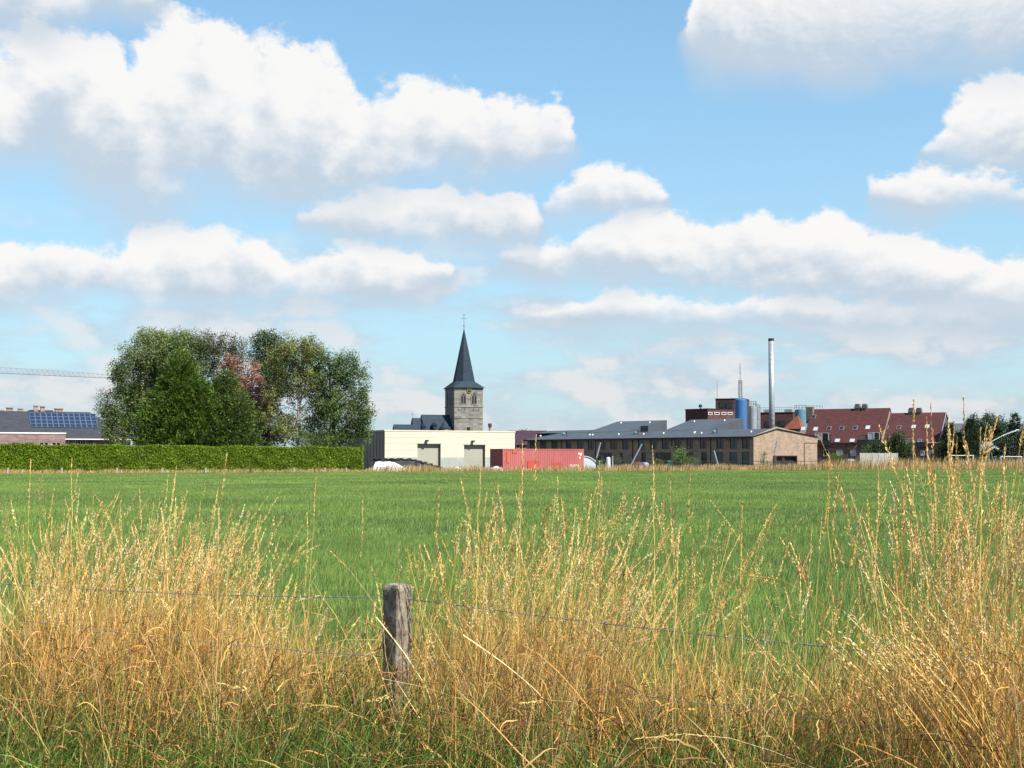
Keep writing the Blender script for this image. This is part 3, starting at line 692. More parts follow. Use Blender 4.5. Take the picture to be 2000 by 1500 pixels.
# ---------------------------------------------------------------- trees
def blobs_to_world(blobs, Y, rnd, deep=0.8):
    out = []
    for x, y, rx, ry in blobs:
        k = Y / FPX; c = at(x, y, Y + rnd.uniform(-0.5, 0.5) * rx * k * 0.8)
        out.append((c, rx * k, rx * k * deep, ry * k))
    return out
def leaves(cent, nl, spread, size, pal, droop=0.0, elong=1.0, jit=0.22, flat=None):
    # cent (N,3) clump centres; every clump holds nl leaves around it
    N = len(cent); d = RNG.normal(0, 1, (N, nl, 3)) * spread; d[..., 2] *= elong
    if droop: d[..., 2] -= np.abs(RNG.normal(0, droop, (N, nl)))
    p = (cent[:, None] + d).reshape(-1, 3)
    n = unit(RNG.normal(0, 1, p.shape) + np.array([0.15, -0.25, 0.55])); r = unit(np.cross(n, RNG.normal(0, 1, p.shape))); s = np.cross(n, r)
    L = size * RNG.uniform(0.6, 1.35, (len(p), 1)); W = L * 0.55
    V = np.stack([p - r * L * 0.5, p + s * W * 0.5, p + r * L * 0.5, p - s * W * 0.5], 1).reshape(-1, 3)
    c = np.repeat(pick(pal, N, jit), nl, 0) * RNG.uniform(0.78, 1.22, (len(p), 1))
    return V, np.repeat(c, 4, 0)
def limb(b, p0, p1, r0, r1, rnd, sag=0.12, n=6):
    p0, p1 = Vector(p0), Vector(p1); L = (p1 - p0).length; pts, rr = [], []
    off = Vector((rnd.gauss(0, .06), rnd.gauss(0, .06), rnd.uniform(0.3, 1) * sag)) * L
    for k in range(n + 1):
        t = k / n; pts.append(p0.lerp(p1, t) + off * (4 * t * (1 - t)) * 0.6 + Vector((rnd.gauss(0, .012), rnd.gauss(0, .012), 0)) * L * (0 < k < n)); rr.append(r0 + (r1 - r0) * t)
    b.tube(pts, rr, 5)
def tree(name, label, xb, Y, blobs, pal, seed, size=0.195, density=1.0, bark='bark', trunk=0.22, lean=None, droop=0.25, spread=0.24, cover=1.0, stems=1, group=None, deep=0.8, topy=None):
    rnd = random.Random(seed); bw = blobs_to_world(blobs, Y, rnd, deep); base = Vector((gX(xb, Y), Y, 0))
    o = thing(name, label, 'tree', base, 0, group); b = MB()
    topz_ = max(c.z + rz * 0.55 for c, rx, ry, rz in bw); topc = max(bw, key=lambda q: q[0].z)[0]
    for s in range(stems):
        off = Vector((rnd.uniform(-.35, .35), rnd.uniform(-.35, .35), 0)) * (stems > 1)
        tip = Vector((topc.x * 0.7 + base.x * 0.3 + rnd.uniform(-.6, .6) * (stems > 1), topc.y, topz_ - s * 1.2)) - base
        pts, rr = [], []
        for k in range(11):
            t = k / 10; pts.append(off * (1 - t) + tip * t + Vector((0, 0, 0)) + Vector((rnd.gauss(0, .12), rnd.gauss(0, .12), 0)) * (0 < k < 10)); rr.append(trunk * (1 - t) ** 0.8 + 0.03)
        pts[0].z = -0.2; b.tube(pts, rr, 7)
        spine = pts
    cents = []
    for c, rx, ry, rz in bw:
        area = rx * rz + ry * rz + rx * ry
        n = int(area * 13 * density); d = RNG.normal(0, 1, (n, 3)); d = unit(d); rad = RNG.uniform(0.25, 1.0, (n, 1)) ** 0.5
        bump = 1 + 0.20 * np.sin(d[:, :1] * 7 + seed) * np.sin(d[:, 2:] * 6 + seed * 2) + 0.17 * RNG.normal(0, 1, (n, 1))
        cc = d * rad * bump * np.array([[rx, ry, rz]]) + np.array(c)
        keep = RNG.random(n) < cover; cents.append(cc[keep])
        for k in range(int(3 + area * 0.5)):
            q = cc[rnd.randrange(n)] if n else c; q = Vector(q) - base
            sp = min(spine[2:], key=lambda w: abs(w.z - (q.z - 0.35 * math.hypot(q.x - w.x, q.y - w.y) - 0.4)))
            limb(b, sp, q, max(0.035, trunk * 0.32), 0.015, rnd)
    b.build('trunk', bark, o)
    V, C = leaves(np.concatenate(cents), 42, spread, size, pal, droop, 1.0)
    V = V - np.array(base); V[:, 2] = np.maximum(V[:, 2], 0.05)
    quads('crown', V, C, M['leaf'], o); return o
def conifer(name, label, xb, Y, lobes, pal, seed, size=0.22, density=1.0, group=None, cover=1.0, up=0.5, bark='bark', pw=0.75, clear=0.0):
    rnd = random.Random(seed); base = Vector((gX(xb, Y), Y, 0)); k = Y / FPX
    o = thing(name, label, 'tree', base, 0, group); b = MB(); VV, CC = [], []
    for x, ytop, ybot, hw in lobes:
        zt = gZ(ytop, Y); zb = max(gZ(ybot, Y), clear); X = gX(x, Y); r = hw * k; H = zt - zb
        dy = rnd.uniform(-.4, .4) * r
        foot = Vector((X, Y + dy, 0)) - base; 
        if clear and abs(foot.x) > 0.01: foot = Vector((0, 0, 0))
        b.tube([foot + Vector((0, 0, -0.1)), Vector((X, Y + dy, zb + H * 0.5)) - base, Vector((X, Y + dy, zt - 0.15)) - base], [max(0.07, r * 0.09), r * 0.05 + 0.02, 0.015], 6)
        n = int((H * r * 62 + 40) * density)
        t = RNG.random(n) ** 0.75; z = zt - H * t; a = RNG.uniform(0, 2 * np.pi, n)
        wave = 1 + 0.38 * np.sin(a * 4 + t * 11 + seed) + 0.28 * np.sin(a * 7 - t * 23) + 0.10 * RNG.normal(0, 1, n)
        rad = r * (t ** pw) * wave * (1 - 0.55 * np.clip((t - 0.9) / 0.1, 0, 1)) * RNG.uniform(0.5, 1.18, n) + 0.06
        B = np.c_[X + rad * np.cos(a), Y + dy + rad * np.sin(a), z]
        B = B[RNG.random(n) < cover]; n = len(B); a = np.arctan2(B[:, 1] - Y - dy, B[:, 0] - X)
        # sprays: fans of scale-like leaves pointing out and up
        nl = 14; D = unit(np.c_[np.cos(a), np.sin(a), np.full(n, up)])
        dd = unit(D[:, None] + RNG.normal(0, 0.45, (n, nl, 3))); q = B[:, None] + dd * (RNG.uniform(-0.1, 0.42, (n, nl, 1)) * RNG.uniform(0.6, 2.0, (n, 1, 1)))
        s = unit(np.cross(dd, RNG.normal(0, 1, dd.shape))); L = size * RNG.uniform(0.6, 1.4, (n, nl, 1))
        V = np.stack([q - dd * L * .5, q + s * L * .22, q + dd * L * .5, q - s * L * .22], 2).reshape(-1, 3)
        C = np.repeat(np.repeat(pick(pal, n, 0.22), nl, 0) * RNG.uniform(0.75, 1.25, (n * nl, 1)), 4, 0)
        VV.append(V); CC.append(C)
    b.build('trunk', bark, o)
    V = np.concatenate(VV) - np.array(base); V[:, 2] = np.maximum(V[:, 2], 0.03)
    quads('crown', V, np.concatenate(CC), M['leaf'], o); return o
OLIVE = [(0.154, 0.200, 0.065, 4), (0.118, 0.163, 0.051, 4), (0.217, 0.262, 0.099, 2)]
CYP = [(0.080, 0.140, 0.016, 4), (0.115, 0.185, 0.022, 3), (0.045, 0.085, 0.012, 4)]
CYP2 = [(0.085, 0.135, 0.026, 4), (0.120, 0.170, 0.034, 2), (0.050, 0.082, 0.018, 4)]
RUST = [(0.416, 0.216, 0.160, 4), (0.320, 0.160, 0.120, 3), (0.480, 0.288, 0.224, 2)]
BIRCH = [(0.150, 0.173, 0.050, 4), (0.115, 0.141, 0.039, 3), (0.202, 0.202, 0.061, 2)]
ALDER = [(0.086, 0.131, 0.038, 4), (0.111, 0.164, 0.049, 3), (0.061, 0.094, 0.030, 2)]
DARK = [(0.025, 0.050, 0.020, 4), (0.035, 0.069, 0.025, 3), (0.019, 0.035, 0.015, 3)]
G = 'trees behind the clipped hedge'
tree('weeping_birch', 'large rounded olive green tree at the left end of the tree group', 310, 157,
     [(320, 690, 75, 42), (265, 735, 45, 55), (335, 725, 55, 60), (385, 700, 32, 45), (240, 790, 36, 48), (290, 790, 50, 55), (228, 838, 30, 30), (226, 720, 16, 18), (215, 805, 18, 22), (300, 660, 40, 20), (360, 665, 35, 20)],
     OLIVE, 11, droop=0.45, trunk=0.28, group=G, density=1.15, cover=0.85)
tree('young_tree', 'thin wispy tree leaning out at the far left of the tree group', 216, 159, [(200, 775, 13, 20), (212, 790, 12, 22), (196, 795, 9, 14)],
     OLIVE, 12, trunk=0.09, density=0.8, cover=0.6, group=G, size=0.14)
conifer('cypress_tree', 'bright green bushy cypress in front of the olive tree', 345, 149, [(350, 684, 790, 22), (336, 703, 830, 26), (365, 706, 830, 28), (322, 735, 860, 32), (380, 738, 850, 28), (305, 765, 876, 36), (395, 745, 870, 34), (345, 770, 876, 50), (290, 800, 876, 26), (382, 790, 876, 40)], CYP, 13, group=G, pw=0.42)
tree('birch_tree', 'sparse grey green birch with thin crown between the cypresses', 397, 157,
     [(402, 668, 26, 20), (432, 690, 32, 30), (466, 695, 24, 32), (415, 735, 24, 32), (440, 660, 18, 10)], [(0.085, 0.09, 0.045, 4), (0.11, 0.105, 0.06, 3)], 14, bark='birch_bark', trunk=0.15, cover=0.55, stems=2, group=G)
conifer('cypress_tree', 'lower yellowish green cypress beside the rust red conifer', 435, 150, [(440, 722, 860, 32), (468, 765, 876, 34), (412, 755, 876, 32), (445, 780, 876, 46), (425, 735, 850, 26)], CYP2, 15, group=G, pw=0.42)
conifer('dead_conifer', 'rust red dead conifer in the middle of the tree group', 470, 156, [(448, 692, 790, 20), (462, 700, 800, 18), (490, 702, 800, 22), (478, 730, 820, 28), (505, 735, 810, 18)], RUST, 16, cover=0.4, pw=0.6, group=G, clear=2.0, density=1.15)
tree('tall_tree', 'dark green tall tree rising behind the rust red conifer', 525, 161, [(520, 664, 28, 24), (508, 700, 24, 30), (545, 690, 30, 30), (530, 740, 34, 42), (505, 790, 30, 40), (520, 840, 32, 32)],
     [(0.055, 0.092, 0.03, 4), (0.045, 0.07, 0.022, 3), (0.08, 0.12, 0.04, 2)], 17, trunk=0.24, group=G)
tree('birch_tree', 'broad birch with pale forked trunk and long bare lower limbs', 583, 153,
     [(580, 682, 48, 26), (555, 715, 40, 32), (612, 700, 34, 38), (598, 740, 40, 32), (548, 765, 34, 26), (620, 765, 24, 28), (530, 805, 30, 24), (565, 825, 26, 20), (612, 810, 24, 26), (545, 850, 24, 16), (600, 838, 20, 16)],
     BIRCH, 18, bark='birch_bark', trunk=0.17, stems=2, cover=0.72, group=G, droop=0.35)
tree('alder_tree', 'dark green alder at the right end of the tree group', 660, 152,
     [(672, 712, 34, 30), (648, 745, 34, 38), (695, 745, 26, 38), (708, 795, 22, 40), (665, 800, 42, 40), (690, 840, 32, 24), (640, 850, 30, 24), (715, 820, 16, 30), (632, 700, 13, 22), (640, 790, 26, 40)],
     ALDER, 19, trunk=0.26, group=G, droop=0.4, cover=0.85)
tree('small_tree', 'small dark stemmed shrub under the birch, above the hedge', 602, 150, [(596, 858, 26, 16), (625, 866, 20, 14)], ALDER, 20, trunk=0.07, group=G, size=0.15)
tree('small_tree', 'shrub coloured dark for the shade between rust red conifer and birch', 500, 157, [(500, 850, 30, 24), (475, 860, 24, 20)], DARK, 21, trunk=0.07, group=G)  # added shrub, its dark leaf colour stands for shadow between the trees
tree('small_tree', 'slender dark trunked young tree in the gap under the birch', 555, 151, [(548, 838, 16, 10), (562, 846, 12, 9)], BIRCH, 22, trunk=0.08, cover=0.5, group=G)

# trees on the right and in the distance
G2 = 'dark trees behind the sports field'
conifer('spruce_tree', 'dark spruce just right of the grey slate gable', 1853, 215, [(1853, 826, 905, 26)], [(0.03, 0.058, 0.02, 3), (0.045, 0.075, 0.025, 2)], 31, up=0.05, group=G2, pw=0.9)
conifer('spruce_tree', 'black green spruce beside the lawn sprinkler jet', 1893, 212, [(1893, 818, 905, 32), (1872, 845, 905, 18)], DARK, 32, up=0.05, group=G2, pw=0.9)
tree('broadleaf_tree', 'broad dark round topped tree behind the sprinkler', 1935, 228, [(1935, 832, 36, 28), (1905, 850, 28, 26), (1965, 845, 30, 26), (1940, 870, 44, 28), (1985, 868, 30, 26), (1910, 880, 24, 22)],
     [(0.03, 0.06, 0.024, 4), (0.042, 0.078, 0.03, 2)], 33, size=0.24, trunk=0.3, group=G2, density=0.7)
conifer('spruce_tree', 'small dark spruce standing out at the right picture edge', 1984, 222, [(1984, 806, 880, 15), (2010, 825, 890, 22)], DARK, 34, up=0.05, group=G2)
tree('broadleaf_tree', 'dark tree cut off by the right picture edge', 2040, 228, [(2030, 840, 34, 26), (2050, 870, 50, 30), (2000, 880, 26, 20)], DARK, 35, size=0.24, group=G2, density=0.7)
tree('garden_shrub', 'dense dark green shrub in front of the right hand red roof', 1752, 246, [(1752, 862, 18, 22), (1765, 880, 20, 20), (1742, 882, 16, 18)], DARK + ALDER[:1], 36, size=0.22, trunk=0.12)
tree('garden_shrub', 'wide dark green shrub behind the concrete panel fence', 1712, 246, [(1715, 876, 26, 18), (1698, 884, 18, 14), (1730, 884, 16, 14)], DARK + ALDER[:1], 37, size=0.22, trunk=0.12)
tree('garden_shrub', 'small bright green round shrub under the left balcony', 1636, 232, [(1636, 892, 12, 9)], CYP, 38, size=0.16, trunk=0.06)
tree('far_tree', 'distant tree top above the dark purple roof', 1023, 385, [(1023, 848, 16, 9), (1035, 853, 10, 8), (1008, 852, 8, 6)], ALDER, 39, size=0.3, trunk=0.2)
tree('far_tree', 'tiny distant tree top right of the metal flue', 967, 385, [(967, 850, 9, 7)], ALDER, 40, size=0.3, trunk=0.2)
tree('sapling', 'young bright green tree in front of the long brick building', 1331, 196, [(1330, 882, 11, 9), (1325, 893, 10, 9), (1337, 895, 9, 8), (1320, 902, 8, 7)], [(0.11, 0.19, 0.03, 3), (0.08, 0.15, 0.03, 2)], 41, size=0.15, trunk=0.05, cover=0.8)
tree('sapling', 'thin dark sapling before the blank gable wall', 1491, 196, [(1493, 888, 7, 7), (1488, 900, 7, 6), (1503, 902, 6, 5)], [(0.045, 0.075, 0.03, 1)], 42, size=0.14, trunk=0.045, cover=0.5)
tree('sapling', 'small yellow green bush left of the open entrance', 1286, 194, [(1286, 900, 6, 6)], [(0.12, 0.19, 0.03, 1)], 43, size=0.14, trunk=0.04)
tree('sapling', 'grey green willow bush beside the brick wall', 1347, 197, [(1352, 901, 9, 9), (1362, 903, 8, 8)], [(0.11, 0.13, 0.07, 1)], 44, size=0.14, trunk=0.04)
tree('sapling', 'grey olive bush right of the polytunnel', 1176, 190, [(1176, 899, 7, 8), (1208, 897, 6, 7)], [(0.08, 0.10, 0.05, 1)], 45, size=0.14, trunk=0.04, cover=0.7)
tree('sapling', 'small dark green bush before the right roller door', 928, 152, [(928, 913, 6, 6)], CYP2, 46, size=0.12, trunk=0.03)

# ---------------------------------------------------------------- clipped hedge
def hedge():
    x0, x1 = -62.0, gX(722, 147.5); n = 60000
    f = lambda X: edgeY(X) + 2.6
    hz = lambda X: np.interp(X, [-60, -48, x1], [2.82, 2.80, 2.58])
    o = thing('hedge', 'long clipped bright green hedge along the far edge of the meadow', 'hedge', ((x0 + x1) / 2, f((x0 + x1) / 2), 0)); base = np.array(o.location)
    X = RNG.uniform(x0, x1, n); D = RNG.random(n); u = RNG.random(n)
    H = hz(X); side = u < 0.66
    Z = np.where(side, H * RNG.random(n), H - RNG.random(n) * 0.05); y = np.where(side, 0.0, D * 1.5)
    endm = RNG.random(n) < 0.03; X = np.where(endm, x1 + 0.05, X); y = np.where(endm, D * 1.5, y)
    soft = 0.07 * np.sin(X * 2.1) * np.sin(Z * 3 + X) + RNG.normal(0, 0.05, n)
    Pp = np.c_[X, f(X) + y + soft, np.maximum(Z + RNG.normal(0, 0.045, n) + 0.09 * np.sin(X * 1.3) * np.sin(X * 0.41 + 1) + np.where(RNG.random(n) < 0.03, RNG.random(n) * 0.16, 0), 0.03)]
    d = unit(RNG.normal(0, 0.55, (n, 3)) + np.array([0, -0.55, 0.55])); s = unit(np.cross(d, RNG.normal(0, 1, d.shape))); L = RNG.uniform(0.09, 0.20, (n, 1))
    V = np.stack([Pp - d * L * .5, Pp + s * L * .25, Pp + d * L * .5, Pp - s * L * .25], 1).reshape(-1, 3) - base
    pal = [(0.150, 0.235, 0.011, 4), (0.115, 0.195, 0.009, 4), (0.21, 0.285, 0.017, 2), (0.08, 0.14, 0.009, 2)]
    patch = 1 + 0.16 * np.sin(X * 0.9 + 1.5 * np.sin(X * 0.35)) * np.sin(Z * 1.7 + X * 0.4)
    quads('foliage', V, np.repeat(pick(pal, n, 0.16) * patch[:, None], 4, 0), M['leaf'], o)
    b = MB(); xs = np.linspace(x0, x1 - 0.1, 24)
    for a, c in zip(xs, xs[1:]):
        ha, hc = hz(a) - 0.08, hz(c) - 0.08
        b.hexa([(a, f(a) + .1, 0), (c, f(c) + .1, 0), (c, f(c) + 1.4, 0), (a, f(a) + 1.4, 0)], [(a, f(a) + .1, ha), (c, f(c) + .1, hc), (c, f(c) + 1.4, hc), (a, f(a) + 1.4, ha)])
    c = b.build('branch_core', 'hedge_core', o); c.location = (-base[0], -base[1], 0)
M['hedge_core'] = plain('hedge_core', (0.09, 0.14, 0.01), 0.9, 0.3, 2.0)
hedge()

# ---------------------------------------------------------------- buildings
def up(v, z): return (v[0], v[1], z)
# house with solar panels
def solar_house():
    F = Frame(175, 196, R(26)); F.o.z = 0
    o = thing('brick_house', 'brick house with dark slate hipped roof carrying solar panels', 'house', F.o, F.yaw)
    ze = 4.55; zr = F.hit(175, 805, p=(0, 5.2, 0)).z
    # local x runs along the front; the ridge's right end is hipped
    rx1 = F.hit(175, 805, p=(0, 5.2, 0)).x; x0 = -34; x1 = rx1 + 5.2
    ov = 0.5
    MB().wall(x0, x1, 0, ze, []).poly([(x1, 0, 0), (x1, 10.4, 0), (x1, 10.4, ze), (x1, 0, ze)]).poly([(x1, 10.4, 0), (x0, 10.4, 0), (x0, 10.4, ze), (x1, 10.4, ze)]).build('wall', 'pink_brick', o)
    e0, e1, yf, yb, zl = x0 - ov, x1 + ov, -ov, 10.4 + ov, ze - ov * 0.68
    r0, r1 = (x0, 5.2, zr), (rx1, 5.2, zr)
    roof = MB().poly([(e0, yf, zl), (e1, yf, zl), r1, r0]).poly([(e1, yf, zl), (e1, yb, zl), r1]).poly([(e1, yb, zl), (e0, yb, zl), r0, r1]).poly([(e0, yf, zl), (e1, yf, zl), (e1, yb, zl), (e0, yb, zl)]).build('roof', 'dark_slate', o)
    MB().box(e0, e1, yf - 0.12, yf, zl - 0.05, zl + 0.10).build('gutter', 'white', o)
    nrm = Vector((0, -(zr - zl), 5.2 + ov)).normalized()
    up_ = Vector((0, 5.2 + ov, zr - zl)).normalized()
    pl = lambda px, py: F.hit(px, py, n=nrm, p=(0, yf, zl))
    a, b_, c, d = pl(42, 807), pl(178, 812), pl(192, 838), pl(60, 835)
    cols, rws = 12, 4
    w = (c.x - d.x) / cols; hgt = ((a - d).dot(up_)) / rws; start = Vector((d.x, d.y, d.z))
    me = None
    for i in range(cols):
        for j in range(rws):
            if me is None:
                fr = MB().box(0.015, w - 0.015, 0.015, hgt - 0.015, 0.0, 0.05); m0 = fr.build('solar_panel', 'grey_steel', o)
                cell = MB().box(0.05, w - 0.05, 0.05, hgt - 0.05, 0.051, 0.056).build('cell_sheet', 'solar', m0); me = (m0, cell); p, q = m0, cell
            else:
                p = me[0].copy(); col.objects.link(p); p.parent = o; q = me[1].copy(); col.objects.link(q); q.parent = p
            pos = start + Vector((w * i, 0, 0)) + up_ * (hgt * j) + nrm * 0.06
            p.matrix_local = Matrix(((1, 0, 0, pos.x), (0, up_.y, nrm.y, pos.y), (0, up_.z, nrm.z, pos.z), (0, 0, 0, 1)))
    # ridge chimneys
    for px, hw, yt in ((2, 5, 798), (19, 6.5, 793), (40, 5.2, 795), (70, 4.6, 789.5), (83, 4.6, 790.5), (115, 8, 795)):
        h = F.hit(px, yt, p=(0, 6.4, 0)); k = 196 / FPX * hw
        ch = MB().box(h.x - k * .85, h.x + k * .85, 6.0, 6.0 + k * 1.6, zr - 1.6, h.z - 0.35).box(h.x - k, h.x + k, 5.9, 6.1 + k * 1.7, h.z - 0.35, h.z - 0.2).build('chimney', 'light_brick', roof)
    MB().box(*[F.hit(57, 802, p=(0, 7.5, 0)).x, F.hit(103, 802, p=(0, 7.5, 0)).x], 6.8, 9.5, zr - 1.5, zr + 0.25).build('rear_roof', 'dark_slate', o)
    # flat roofed extension
    q = -3.4; ex1, ez = F.front(128, 847.5, q); hs = []
    for a_, b2 in ((22, 40), (47, 66), (77, 95), (101, 119)):
        l, zt = F.front(a_, 864.5, q); r, _ = F.front(b2, 864.5, q); hs.append((l, r, 0.9, zt))
    MB().wall(x0, ex1, 0, ez, hs, y=q).poly([(ex1, q, 0), (ex1, 0, 0), (ex1, 0, ez), (ex1, q, ez)]).poly([(x0, q, ez), (ex1, q, ez), (ex1, 0, ez), (x0, 0, ez)]).build('extension_wall', 'pink_brick', o)
    MB().box(x0, ex1 + 0.08, q - 0.08, q + 0.25, ez + 0.003, ez + 0.18).build('coping', 'white', o)
    for h in hs: window(o, *h, y=q, frame='white', mull=1)
    l, zt = F.front(147, 857); r, _ = F.front(167, 857)
    window(o, l, r, 0.9, zt, y=-0.12, frame='white', mull=3, deep=0.06)
    l, zt = F.front(130, 856); r, _ = F.front(134, 856); window(o, l, r, 0.3, zt, y=-0.12, frame='white', deep=0.06)
    l, zt = F.front(182, 865); r, _ = F.front(187, 865); window(o, l, r, 1.0, zt, y=-0.12, frame='white', deep=0.06)
    MB().tube([(F.front(176, 860)[0], -0.08, 0), (F.front(176, 860)[0], -0.08, zl)], 0.06).build('drainpipe', 'dark_trim', o)
solar_house()

def warehouse():
    F = Frame(751, 166, R(29)); o = thing('warehouse', 'cream panelled warehouse with two roller doors and dark grey side', 'building', F.o, F.yaw)
    L = F.front(1005, 880)[0]; H = F.front(751, 842)[1]; D = 26.0; zp = F.front(751, 894)[1]
    doors = []
    for a, b, t in ((815, 860, 867), (906, 947, 869)):
        l, zt = F.front(a, t); r = F.front(b, t)[0]; doors.append((l, r, 0.0, zt))
    MB().wall(0, L, 0, H, doors, depth=0.45).poly([(0, 0, 0), (0, 0, H), (0, D, H), (0, D, 0)]).poly([(L, 0, H), (L, 0, 0), (L, D, 0), (L, D, H)]).poly([(L, D, H), (L, D, 0), (0, D, 0), (0, D, H)]).build('wall', 'grey_panel', o)
    MB().poly([(0, 0, H - .02), (L, 0, H - .02), (L, D, H - .02), (0, D, H - .02)]).build('roof', 'grey_roof', o)
    segs = [(0.0, doors[0][0]), (doors[0][1], doors[1][0]), (doors[1][1], L)]; zd = doors[0][3]; g = 0.02
    for a, b in segs: MB().box(a + (0 if a == 0 else .02), b - (0 if b == L else .02), -0.05, 0.0, 0.0, zp).build('plinth', 'plinth', o)
    rows_ = list(np.linspace(zp, zd, 3)) + list(np.linspace(zd, H, 3))[1:]
    for k, (z0, z1) in enumerate(zip(rows_, rows_[1:])):
        for a, b in (segs if k < 2 else [(0.0, L)]):
            MB().box(a + (0 if a == 0 else .02), b - (0 if b == L else .02), -0.07, 0.0, z0 + g, z1 - g * 0.2).build('wall_panel', 'cream', o)
    MB().box(-.1, L + .1, -.12, .3, H + .002, H + .16).build('roof_edge', 'cream', o)
    MB().box(-.12, .3, .3, D, H + .002, H + .16).build('roof_edge', 'white', o)
    for l, r, z0, zt in doors:
        d = MB(); n = 14
        for k in range(n):
            a, b = zt * k / n, zt * (k + 1) / n; d.box(l + 0.01, r - 0.01, 0.36, 0.42, a + 0.012, b)
        dd = d.box(l + .01, r - .01, 0.40, 0.44, 0, zt - .02).build('roller_door', 'roller', o)
        fr = MB().box(l - .12, l, -.10, .36, zt + .005, zt + .12).box(l, r + .12, -.10, -.02, zt + .005, zt + .12); fr.build('door_lintel', 'roller', o)
    for px, py in ((832, 861), (922, 862)):
        x, z = F.front(px, py); b = MB().box(x - .18, x + .18, -.45, -.15, z - .12, z + .12).box(x - .04, x + .04, -.15, -.06, z - .04, z + .04); b.build('wall_lamp', 'dark_trim', o)
    for k in range(26):                                         # ribs of the dark side cladding
        y = 0.5 + k * 1.0; MB().box(-.05, 0, y, y + .12, 0, H - .01).build('cladding_rib', 'grey_panel', o)
    h = F.hit(957, 845, p=(0, 12, 0)); zt = F.hit(957, 827, p=(0, 12, 0)).z
    fl = MB().lathe([(.17, H - .05), (.17, zt - .5)], 14, (h.x, 12)).build('flue', 'steel', o); MB().lathe([(.26, zt - .52), (.26, zt)], 14, (h.x, 12)).build('flue_cap', 'brown_metal', fl)
warehouse()

